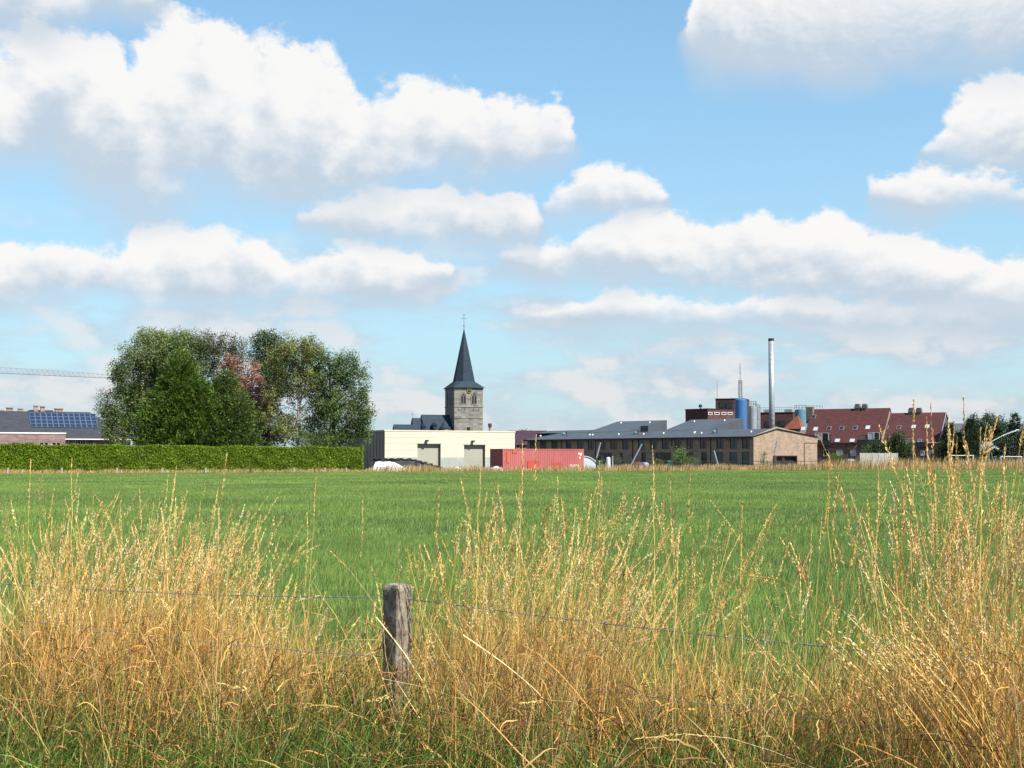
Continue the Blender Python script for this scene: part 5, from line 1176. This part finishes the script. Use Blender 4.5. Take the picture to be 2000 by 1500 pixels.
    MB().lathe([(r, z - .62), (r, z)], 28).build('top_band', 'dark_trim', o)
    for zz in np.arange(1.5, z - 1, 1.15): MB().lathe([(r * .985, zz), (r * 1.012, zz + .03), (r * .985, zz + .06)], 28).build('seam', 'steel', o)
    # orange hipped roof
    Y = 318; o = thing('outbuilding', 'small building with steep orange tiled pyramid roof', 'building', (gX(1553, Y), Y, 0), R(-30)); hw = 15 * Y / FPX * 1.0; ze = gZ(837, Y); za = gZ(811, Y)
    MB().box(-hw, hw, -hw, hw, 0, ze).build('wall', 'house_brick', o)
    e = hw + .35; b = MB(); cs = [(-e, -e), (e, -e), (e, e), (-e, e)]
    for i in range(4): b.poly([(*cs[i], ze - .1), (*cs[(i + 1) % 4], ze - .1), (.8, 0, za)])
    b.build('roof', 'orange_tile', o)
brewery()

def purple_roof():
    F = Frame(1062, 350, R(-12)); o = thing('low_house', 'house with dark purple roof half hidden behind the warehouse', 'house', F.o, F.yaw)
    x0 = F.front(985, 870)[0]; zr = F.hit(1040, 841, p=(0, 4.5, 0)).z; ze = F.front(1030, 868)[1]
    MB().box(x0, 0, 0, 9, 0, ze).build('wall', 'house_brick', o)
    MB().poly([(x0 - .3, -.4, ze - .15), (.3, -.4, ze - .15), (.0, 4.5, zr), (x0, 4.5, zr)]).poly([(.3, 9.4, ze - .15), (x0 - .3, 9.4, ze - .15), (x0, 4.5, zr), (0, 4.5, zr)]).poly([(.3, -.4, ze - .15), (.3, 9.4, ze - .15), (0, 4.5, zr)]).build('roof', 'purple_tile', o)
    for px in (1012, 1024):
        x, z = F.front(px, 872); window(o, x - .5, x + .5, z - .5, z + .5, y=-.12, deep=.05, frame='white')
M['purple_tile'] = plain('purple_tile', (0.055, 0.028, 0.042), 0.75, 0.2, 0.9, 0.2)
purple_roof()
def far_grey_roof():
    F = Frame(1862, 275, R(-8)); o = thing('grey_house', 'grey roofed house between the two dark spruces', 'house', F.o, F.yaw); x1 = F.front(1905, 860)[0]; x0 = F.front(1852, 860)[0]; zr = F.hit(1870, 827, p=(0, 4, 0)).z; ze = 4.8
    MB().box(x0, x1, 0, 8, 0, ze).build('wall', 'house_brick', o)
    MB().poly([(x0, -.3, ze - .1), (x1, -.3, ze - .1), (x1, 4, zr), (x0, 4, zr)]).poly([(x1, 8.3, ze - .1), (x0, 8.3, ze - .1), (x0, 4, zr), (x1, 4, zr)]).build('roof', 'grey_roof', o)
far_grey_roof()

# crane beyond the village: only the outer jib is in view
def crane():
    Y = 420; tip = at(214, 723.5, Y); lft = at(0, 733, Y - 25); d = (lft - tip); d.z = 0; ln = d.length; d.normalize()
    L = 56.0; o = thing('tower_crane', 'far off tower crane jib reaching in from the left picture edge', 'crane', (tip.x + d.x * L, tip.y + d.y * L, 0), math.atan2(-d.y, -d.x)); z0 = (tip.z + lft.z) / 2 - .9
    b = MB(); n = 34
    for y in (-.6, .6): b.tube([(0, y, z0), (L, y, z0)], .06, 5)
    b.tube([(0, 0, z0 + 1.9), (L * .7, 0, z0 + 1.5), (L - 1, 0, z0 + 1.1)], .055, 5)
    for i in range(n):
        x0, x1 = L * i / n, L * (i + 1) / n; h = lambda x: z0 + 1.9 - .8 * x / L
        for y in (-.6, .6): b.tube([(x0, y, z0), ((x0 + x1) / 2, 0, h(x0))], .026, 4, False); b.tube([((x0 + x1) / 2, 0, h(x0)), (x1, y, z0)], .026, 4, False)
        b.tube([(x0, -.6, z0), (x0, .6, z0)], .04, 4, False)
    b.box(L - .6, L + .2, -.7, .7, z0 - .15, z0 + .3); b.build('jib', 'grey_steel', o)
    b = MB().box(-.8, .8, -.8, .8, 0, z0 + .1).box(-14, 0, -.7, .7, z0, z0 + .5).box(-14, -10, -1, 1, z0 - 1.8, z0 + .3); b.build('mast', 'grey_steel', o)
crane()

# ---------------------------------------------------------------- things along the far edge
def place(x, ybase): Y = Yground(ybase); return Vector((gX(x, Y), Y, 0)), Y / FPX
def container():
    Y = 155.0; F = Frame(982, Y, R(38)); o = thing('shipping_container', 'faded red corrugated shipping container with repainted patches', 'container', F.o, F.yaw)
    L = F.front(1140, 890)[0]; H = 2.60; W = 2.44
    def corr(n, fn):
        b = MB()
        for i in range(n): fn(b, i)
        return b
    b = MB(); p = .28; n = int((L - .3) / p)                     # corrugated long side
    xs = [(.15, 0)]
    for i in range(n):
        x = .15 + i * p; xs += [(x + p * .15, .0), (x + p * .35, .045), (x + p * .65, .045), (x + p * .85, 0)]
    xs.append((L - .15, 0))
    for (a, da), (c, dc) in zip(xs, xs[1:]): b.poly([(a, da, .16), (c, dc, .16), (c, dc, H - .12), (a, da, H - .12)])
    b.build('side_wall', 'container', o)
    b = MB(); p = .24; ys = [(.15, 0)]
    for i in range(int((W - .3) / p)):
        y = .15 + i * p; ys += [(y + p * .15, 0), (y + p * .35, .045), (y + p * .65, .045), (y + p * .85, 0)]
    ys.append((W - .15, 0))
    for (a, da), (c, dc) in zip(ys, ys[1:]): b.poly([(da, a, .16), (dc, c, .16), (dc, c, H - .12), (da, a, H - .12)])
    b.build('end_wall', 'container', o)
    MB().box(.05, L - .05, .1, W, .17, H - .05).build('shell', 'container', o)
    for x in (0, L - .15):
        for y in (-.02, W - .15): MB().box(x - .01, x + .16, y, y + .16, 0, H).build('corner_post', 'container', o)
    MB().box(.15, L - .15, -.015, .1, 0, .16).box(.15, L - .15, -.015, .1, H - .12, H - .01).box(-.005, .1, .14, W - .15, 0, .16).box(-.005, .1, .14, W - .15, H - .12, H - .01).build('rail', 'container', o)
    for l, r, t, bo, m in ((990, 994.5, 882, 904, 'orange_patch'), (1001, 1010, 878.5, 885, 'orange_patch'), (1030, 1054, 900, 919, 'fresh_red'), (1078, 1097, 903.5, 919.5, 'fresh_red')):
        x0, z1 = F.front(l, t); x1, z0 = F.front(r, bo); MB().box(x0, x1, -.03, -.018, max(z0, .17), z1).build('paint_patch', m, o)
    for l, r, y in ((1129, 1136.5, 885.5), (1129.5, 1136, 887), (1132, 1135.5, 889), (1131, 1133.5, 893), (1131, 1133.5, 895)):
        x0, z = F.front(l, y); x1 = F.front(r, y)[0]; MB().box(x0, x1, -.03, -.018, z - .05, z + .05).build('stencil_mark', 'white', o)
container()
# pallet leaning by the container
p, k = place(1122, 920); o = thing('pallet', 'pale wooden pallet leaning against the red container', 'pallet', (p.x, 151.5, 0), R(25)); o.rotation_euler.x = R(-25)

M['wood_pale'] = plain('pale_wood', (0.42, 0.36, 0.27), .85, .2, 5.0)
for z in np.linspace(.02, .72, 5): MB().box(-.6, .6, -.02, .0, z, z + .1).build('slat', 'wood_pale', o)
for x in (-.55, 0, .45): MB().box(x, x + .1, .002, .1, 0, .84).build('bearer', 'wood_pale', o)

# silage clamp: dark sheet held by tyres, a white sheet in front
def mound(name, label, x0, x1, ytop, Y, depth, m, seed, group=None, shape=None):
    rnd = random.Random(seed); a, b = gX(x0, Y), gX(x1, Y); h = gZ(ytop, Y); o = thing(name, label, 'tarpaulin', ((a + b) / 2, Y, 0)); hw = (b - a) / 2
    nx, ny = 30, 12; v, f = [], []
    for j in range(ny + 1):
        for i in range(nx + 1):
            u, w = i / nx, j / ny; s = shape(u) if shape else math.sin(math.pi * u) ** .4
            z = h * s * min(1, (math.sin(math.pi * w)) ** .5 * 1.05); z += 0.03 * math.sin(u * 23 + w * 9) + rnd.gauss(0, .02); v.append(((u * 2 - 1) * hw, (w - .1) * depth, max(z, 0.0) - .01))
    for j in range(ny):
        for i in range(nx): q = j * (nx + 1) + i; f.append((q, q + 1, q + nx + 2, q + nx + 1))
    raw('sheet', v, f, M[m], o, True); return o
mound('white_tarpaulin', 'white plastic sheet draped over a low heap beside the hedge', 727, 792, 902, 152, 4.5, 'white_sheet', 5, shape=lambda u: min(1, (1 - u) * 2.2) ** .6 * min(1, u * 14) ** .4)
mound('black_tarpaulin', 'dark sheet covered silage heap sloping down before the warehouse', 726, 866, 897.5, 158.5, 5, 'silage_sheet', 6, shape=lambda u: min(1, (1.02 - u) * 2.1) ** .8 * min(1, u * 14) ** .4)
tyre_me = None
TY = ['first', 'second', 'third', 'fourth', 'fifth', 'sixth', 'seventh', 'eighth', 'ninth', 'tenth', 'eleventh', 'twelfth', 'thirteenth', 'last']
for k in range(14):
    t = k / 13; px = 735 + 135 * t; Y = 156.2 - (k % 2) * .2
    s = min(1, (1.02 - (px - 726) / 140) * 2.1) ** .8 if px < 868 else 0
    z = gZ(897.5, 158.5) * s * .93
    if tyre_me is None:
        b = MB(); n, m_ = 16, 8
        for i in range(n):
            for j in range(m_):
                A_, B_ = 2 * math.pi * i / n, 2 * math.pi * j / m_; b.v.append(((.30 + .12 * math.cos(B_)) * math.cos(A_), (.30 + .12 * math.cos(B_)) * math.sin(A_), .12 + .1 * math.sin(B_)))
        for i in range(n):
            for j in range(m_): b.f.append((i * m_ + j, ((i + 1) % n) * m_ + j, ((i + 1) % n) * m_ + (j + 1) % m_, i * m_ + (j + 1) % m_))
        o = b.build('tyre', 'black_rubber', None, True); tyre_me = o
    else: o = tyre_me.copy(); col.objects.link(o)
    o.location = (gX(px, Y), Y + .3, max(z - .02, 0)); o.rotation_euler = (random.gauss(0, .15), random.gauss(0, .15), random.uniform(0, 3))
    tag(o, TY[k] + ' black tyre from the left on the dark silage sheet', 'tyre', 'tyres on the silage heap')
# rubbish sacks by the container
for i, (x, s, lab) in enumerate(((962, .32, 'leftmost white sack in the heap beside the container'), (969, .42, 'largest white sack in the heap beside the container'), (977, .28, 'rightmost small sack in the heap beside the container'), (893, .38, 'white sack lying alone before the roller doors'))):
    Y = 151.5; b = MB(); rnd = random.Random(i); n = 9
    prof = [(s * math.sin(math.pi * min(max(t, .02), .97)) ** .6, s * 1.3 * t) for t in np.linspace(0, 1, 7)]; b.lathe(prof, 10)
    b.v = [(x_ * 1.3 + rnd.gauss(0, .05), y_ + rnd.gauss(0, .05), max(0, z_ + rnd.gauss(0, .03))) for x_, y_, z_ in b.v]
    o = b.build('white_sack', 'white_sheet', None, True); o.location = (gX(x, Y), Y, 0); tag(o, lab, 'sack', 'white sacks on the ground')
# posts along the hedge and the far edge
def post(x, ytop, ybot, wpx, m, label, group, lean=0.0, Y=None):
    Y = Y or Yground(ybot); k = Y / FPX; h = gZ(ytop, Y); w = wpx * k / 2
    o = MB().hexa([(-w, -w, 0), (w, -w, 0), (w, w, 0), (-w, w, 0)], [(-w * .9 + lean, -w * .9, h), (w * .9 + lean, -w * .9, h + .02), (w * .9 + lean, w * .9, h + .02), (-w * .9 + lean, w * .9, h)]).build('fence_post', m); o.location = (gX(x, Y), Y, 0)
    return tag(o, label, 'fence post', group)
GP = 'thin posts in front of the hedge'
ordn = ['leftmost', 'second', 'third', 'fourth', 'fifth', 'sixth', 'seventh', 'eighth', 'rightmost']
for i, x in enumerate((15.5, 122, 229.5, 317.5, 402, 490, 574.5, 636, 677.5)):
    Y = edgeY(gX(x, 135)) + .5
    post(x, 913.5, 925, 3.0 if x != 490 else 4.2, 'wood_grey' if x != 490 else 'wood_dark', f'{ordn[i]} grey post from the left in front of the green hedge', GP, Y=Y, lean=random.uniform(-.06, .06))
for x, yt, yb, w, m, lab in ((725, 901, 923, 4.0, 'wood_dark', 'dark post at the right end of the green hedge'), (812.5, 901, 922, 4.5, 'wood_dark', 'dark post standing before the silage heap'), (1165.5, 894, 917, 4, 'wood_dark', 'dark post right of the white polytunnel end'),
                             (1196.5, 891, 917, 2.6, 'wood_grey', 'pale thin post before the glazed entrance'), (1512, 890, 917, 5, 'wood_dark', 'left of two dark posts before the blank gable wall'), (1529.5, 894, 918, 5, 'wood_dark', 'right of two dark posts before the blank gable wall'),
                             (1603, 906, 919, 4.5, 'wood_dark', 'short black post in the straw beneath the gable corner'), (1673.5, 890, 918, 4, 'wood_dark', 'dark post in tall straw left of the concrete panel fence'), (1312, 872, 920, 2.2, 'wood_dark', 'slim dark post left of the young bright green tree')):
    post(x, yt, yb, w, m, lab, 'posts along the far meadow edge')
# leaning silver poles
for x0, y0, x1, y1, lab in ((1164, 899, 1173, 864, 'short silver pole leaning right above the polytunnel post'), (1231, 911, 1254, 867, 'long silver pole leaning far to the right before the brick wall'), (1403, 911, 1394.5, 880, 'silver pole leaning left before the lower windows'), (1508, 908, 1518, 861, 'silver pole leaning right before the blank gable wall')):
    Y = 178.0; a, b = at(x0, 918 if y0 > 900 else 905, Y), at(x1, y1, Y); a = a + (a - b) * 0; a.z = max(a.z, 0.0)
    f = at(x0, y0, Y); d = (b - f).normalized(); g = f - d * (f.z / d.z)
    o = MB().tube([(0, 0, 0), b - g], .10, 8).build('leaning_pole', 'pole'  if 'pole' in M else 'steel'); o.location = g; tag(o, lab, 'pole', 'silver poles leaning at the meadow edge')
# polytunnel end
p, k = place(1140, 918); Y = 176; r = (1165 - 1130) * Y / FPX * .82; o = thing('polytunnel', 'pale half round polytunnel end right of the red container', 'polytunnel', (gX(1140, Y), Y, 0))
b = MB(); n = 16; h = gZ(891, Y)
for i in range(n):
    t0, t1 = math.pi * i / n, math.pi * (i + 1) / n; f = lambda t, y: (r * math.cos(t), y, h * math.sin(t)); b.poly([f(t0, 0), f(t1, 0), f(t1, 8), f(t0, 8)])
b.poly([(r * math.cos(math.pi * i / n), .05, h * math.sin(math.pi * i / n)) for i in range(n + 1)]); b.build('cover', 'pale_sheet', o)
b = MB().tube([(r * math.cos(math.pi * i / n), 0, h * math.sin(math.pi * i / n)) for i in range(n + 1)], .05, 5); b.build('hoop', 'white', o)
# rusty reel and drum
Y = 186; o = thing('cable_reel', 'rusty brown reel lying before the brick wall', 'reel', (gX(1247, Y), Y, 0), R(20)); r = 7.0 * Y / FPX * 2 * .5
for y in (0, .9): MB().tube([(0, y, r), (0, y + .08, r)], r, 18).build('flange', 'brown_metal', o)
MB().tube([(0, .08, r), (0, .9, r)], r * .45, 12).build('core', 'brown_metal', o)
o = thing('oil_drum', 'grey drum lying right of the rusty reel', 'drum', (gX(1258, Y), Y, 0), R(60)); MB().tube([(-.7, 0, .45), (.7, 0, .45)], .45, 16).build('body', 'steel', o)
for x in (-.68, -.22, .22, .68): MB().tube([(x - .03, 0, .45), (x + .03, 0, .45)], .475, 16).build('hoop', 'steel', o)
o = thing('water_drum', 'white upright cylinder standing before the glazed entrance', 'drum', (gX(1188, Y), Y, 0)); MB().lathe([(.28, 0), (.30, .1), (.30, 1.45), (.2, 1.6)], 14).build('body', 'pale_sheet', o); MB().lathe([(.12, 1.6), (.12, 1.68)], 10).build('cap', 'blue', o)
for x, lab in ((1172, 'green bin beside the polytunnel bush'), (1308.5, 'green bin in the dark open entrance')):
    o = thing('wheelie_bin', lab, 'bin', (gX(x, 188), 188, 0)); MB().hexa([(-.26, -.3, .08), (.26, -.3, .08), (.26, .3, .08), (-.26, .3, .08)], [(-.33, -.38, 1.0), (.33, -.38, 1.0), (.33, .38, 1.0), (-.33, .38, 1.0)]).build('body', 'green_plastic', o)
    MB().hexa([(-.36, -.42, 1.0), (.36, -.42, 1.0), (.36, .42, 1.0), (-.36, .42, 1.0)], [(-.33, -.36, 1.1), (.33, -.36, 1.1), (.33, .42, 1.14), (-.33, .42, 1.14)]).build('lid', 'green_plastic', o)
    for s in (-.3, .3): MB().tube([(s - .04, .34, .12), (s + .04, .34, .12)], .12, 10).build('wheel', 'black_rubber', o)
# low dark rail fence before the long building
o = thing('rail_fence', 'low dark metal fence along the front of the brick building', 'fence', (gX(1310, 192), 192, 0)); xa, xb = gX(1262, 192) - o.location.x, gX(1600, 200) - o.location.x
for i in range(18): x = xa + (xb - xa) * i / 17; MB().box(x - .03, x + .03, -.03 + i * .4, .03 + i * .4, 0, 1.0).build('post', 'dark_trim', o)
for z in (.5, .95): MB().hexa([(xa, -.02, z), (xb, 6.78, z), (xb, 6.82, z), (xa, .02, z)], [(xa, -.02, z + .05), (xb, 6.78, z + .05), (xb, 6.82, z + .05), (xa, .02, z + .05)]).build('rail', 'dark_trim', o)
# thin black goal like frame by the gable
Y = 190; o = thing('ball_frame', 'tall thin black metal frame before the blank gable corner', 'frame', (gX(1571, Y), Y, 0)); w = gX(1597, Y) - gX(1571, Y); h = gZ(865.5, Y)
MB().tube([(0, 0, 0), (0, 0, h)], .055, 6).build('upright', 'black', o); MB().tube([(0, 0, h), (w, 0, h)], .055, 6).build('crossbar', 'black', o); MB().tube([(w, 0, 0), (w, 0, h)], .055, 6).build('upright', 'black', o)
# concrete panel fence
Y = 238; o = thing('panel_fence', 'pale grey concrete panel fence before the dark shrubs', 'fence', (gX(1680, Y), Y, 0)); n = 6; w = (gX(1753, Y) - gX(1680, Y)) / n; h = gZ(885, Y)
for i in range(n):
    for j in range(3): MB().box(i * w + .07, (i + 1) * w - .07, -.03, .03, h * j / 3 + .01, h * (j + 1) / 3).build('panel', 'concrete_panel', o)
for i in range(n + 1): MB().box(i * w - .065, i * w + .065, -.07, .07, 0, h + .08).build('post', 'concrete_panel', o)
# dark parked trailer by the panel fence
Y = 205; o = thing('trailer', 'small dark covered trailer standing in the tall straw', 'trailer', (gX(1663, Y), Y, 0), R(10)); w = 7.5 * Y / FPX
MB().box(-w, w, 0, 1.4, .5, 1.0).build('bed', 'blue_grey', o) if 'blue_grey' in M else MB().box(-w, w, 0, 1.4, .5, 1.0).build('bed', 'dark_trim', o)
MB().hexa([(-w, 0, 1.0), (w, 0, 1.0), (w, 1.4, 1.0), (-w, 1.4, 1.0)], [(-w * .85, .15, 1.35), (w * .85, .15, 1.35), (w * .85, 1.25, 1.35), (-w * .85, 1.25, 1.35)]).build('cover', 'silage_sheet', o)
for y in (-.08, 1.4): MB().tube([(0, y, .3), (0, y + .08, .3)], .3, 14).build('wheel', 'black_rubber', o)
MB().tube([(w, .7, .5), (w + 1.0, .7, .45)], .04, 5).build('drawbar', 'dark_trim', o)
# goals
for x0, x1, yt, yg, lab in ((1854.5, 1900, 889.8, 912, 'left white football goal seen over the straw'), (1955, 1994, 892, 914, 'right white football goal at the picture edge')):
    Y = 192; h = gZ(yt, Y); o = thing('football_goal', lab, 'goal', (gX(x0, Y), Y, 0), R(-6), 'white football goals'); w = gX(x1, Y) - gX(x0, Y); h = max(h, 1.6)
    for x in (0, w): MB().tube([(x, 0, 0), (x, 0, h)], .055, 6).build('upright', 'white', o)
    MB().tube([(-.05, 0, h), (w + .05, 0, h)], .06, 6).build('crossbar', 'white', o)
    for x in (0, w): MB().tube([(x, 0, h), (x, .5, h), (x, 1.2, 0)], .03, 5).build('net_stay', 'white', o)
# irrigation gun
def sprinkler():
    Y = 205; q = at(1932, 866.5, Y); o = thing('irrigation_sprinkler', 'irrigation gun throwing a white water jet before the dark trees', 'sprinkler', (q.x, Y, 0))
    for t in (0, 2.1, 4.2): MB().tube([(.9 * math.cos(t), .9 * math.sin(t), 0), (0, 0, q.z - .5)], .05, 5).build('leg', 'grey_steel', o)
    MB().tube([(0, 0, q.z - .6), (0, 0, q.z - .1), (.5, 0, q.z + .15)], .07, 6).build('gun', 'grey_steel', o)
    n = 2600; e = at(1989, 841, Y) - q; t = RNG.random(n) ** .8
    c = np.c_[t * e.x, np.zeros(n), q.z + .1 + e.z * (t * 1.35 - .35 * t * t)]; w = .02 + .07 * t ** 1.5
    P = c + RNG.normal(0, 1, (n, 3)) * w[:, None] * np.array([1, .6, .7])
    m = 1100; t2 = RNG.random(m); sp = np.c_[-1.2 + t2 * 1.6 + RNG.normal(0, .15, m), RNG.normal(0, .25, m), q.z + .1 - 1.5 * (t2 - .62) ** 2 + RNG.normal(0, .13, m) - .5 * RNG.random(m) * (t2 < .5)]
    m3 = 300; dr = np.c_[RNG.uniform(.2, 1.5, m3), RNG.normal(0, .2, m3), np.zeros(m3)]; dr[:, 2] = q.z - .15 - .5 * np.abs(dr[:, 0] - .8) + RNG.normal(0, .12, m3) - .35
    k = 1500; fall = np.c_[RNG.uniform(1.6, 6.6, k), RNG.normal(0, .8, k), np.zeros(k)]; top = q.z + .2 + e.z * np.clip(fall[:, 0] / e.x, 0, 1.05); fall[:, 2] = top * (1 - RNG.random(k) ** 1.4 * .85)
    def drops(name, P, s):
        n = len(P); d = unit(RNG.normal(0, 1, (n, 4, 3))) * (s * RNG.uniform(.5, 1.4, (n, 1, 1))); V = (P[:, None] + d).reshape(-1, 3)
        i = np.arange(n)[:, None] * 4; F = np.concatenate([i + np.array(x) for x in ((0, 1, 2), (0, 2, 3), (0, 3, 1), (1, 3, 2))]); V[:, 2] = np.maximum(V[:, 2], .02)
        return quads(name, V, None, M['water'], o, F=F)
    drops('water_jet', P, .035)
    tag(drops('splash', np.concatenate([sp, dr]), .035), kind='stuff'); tag(drops('spray', fall, .018), kind='stuff')
sprinkler()
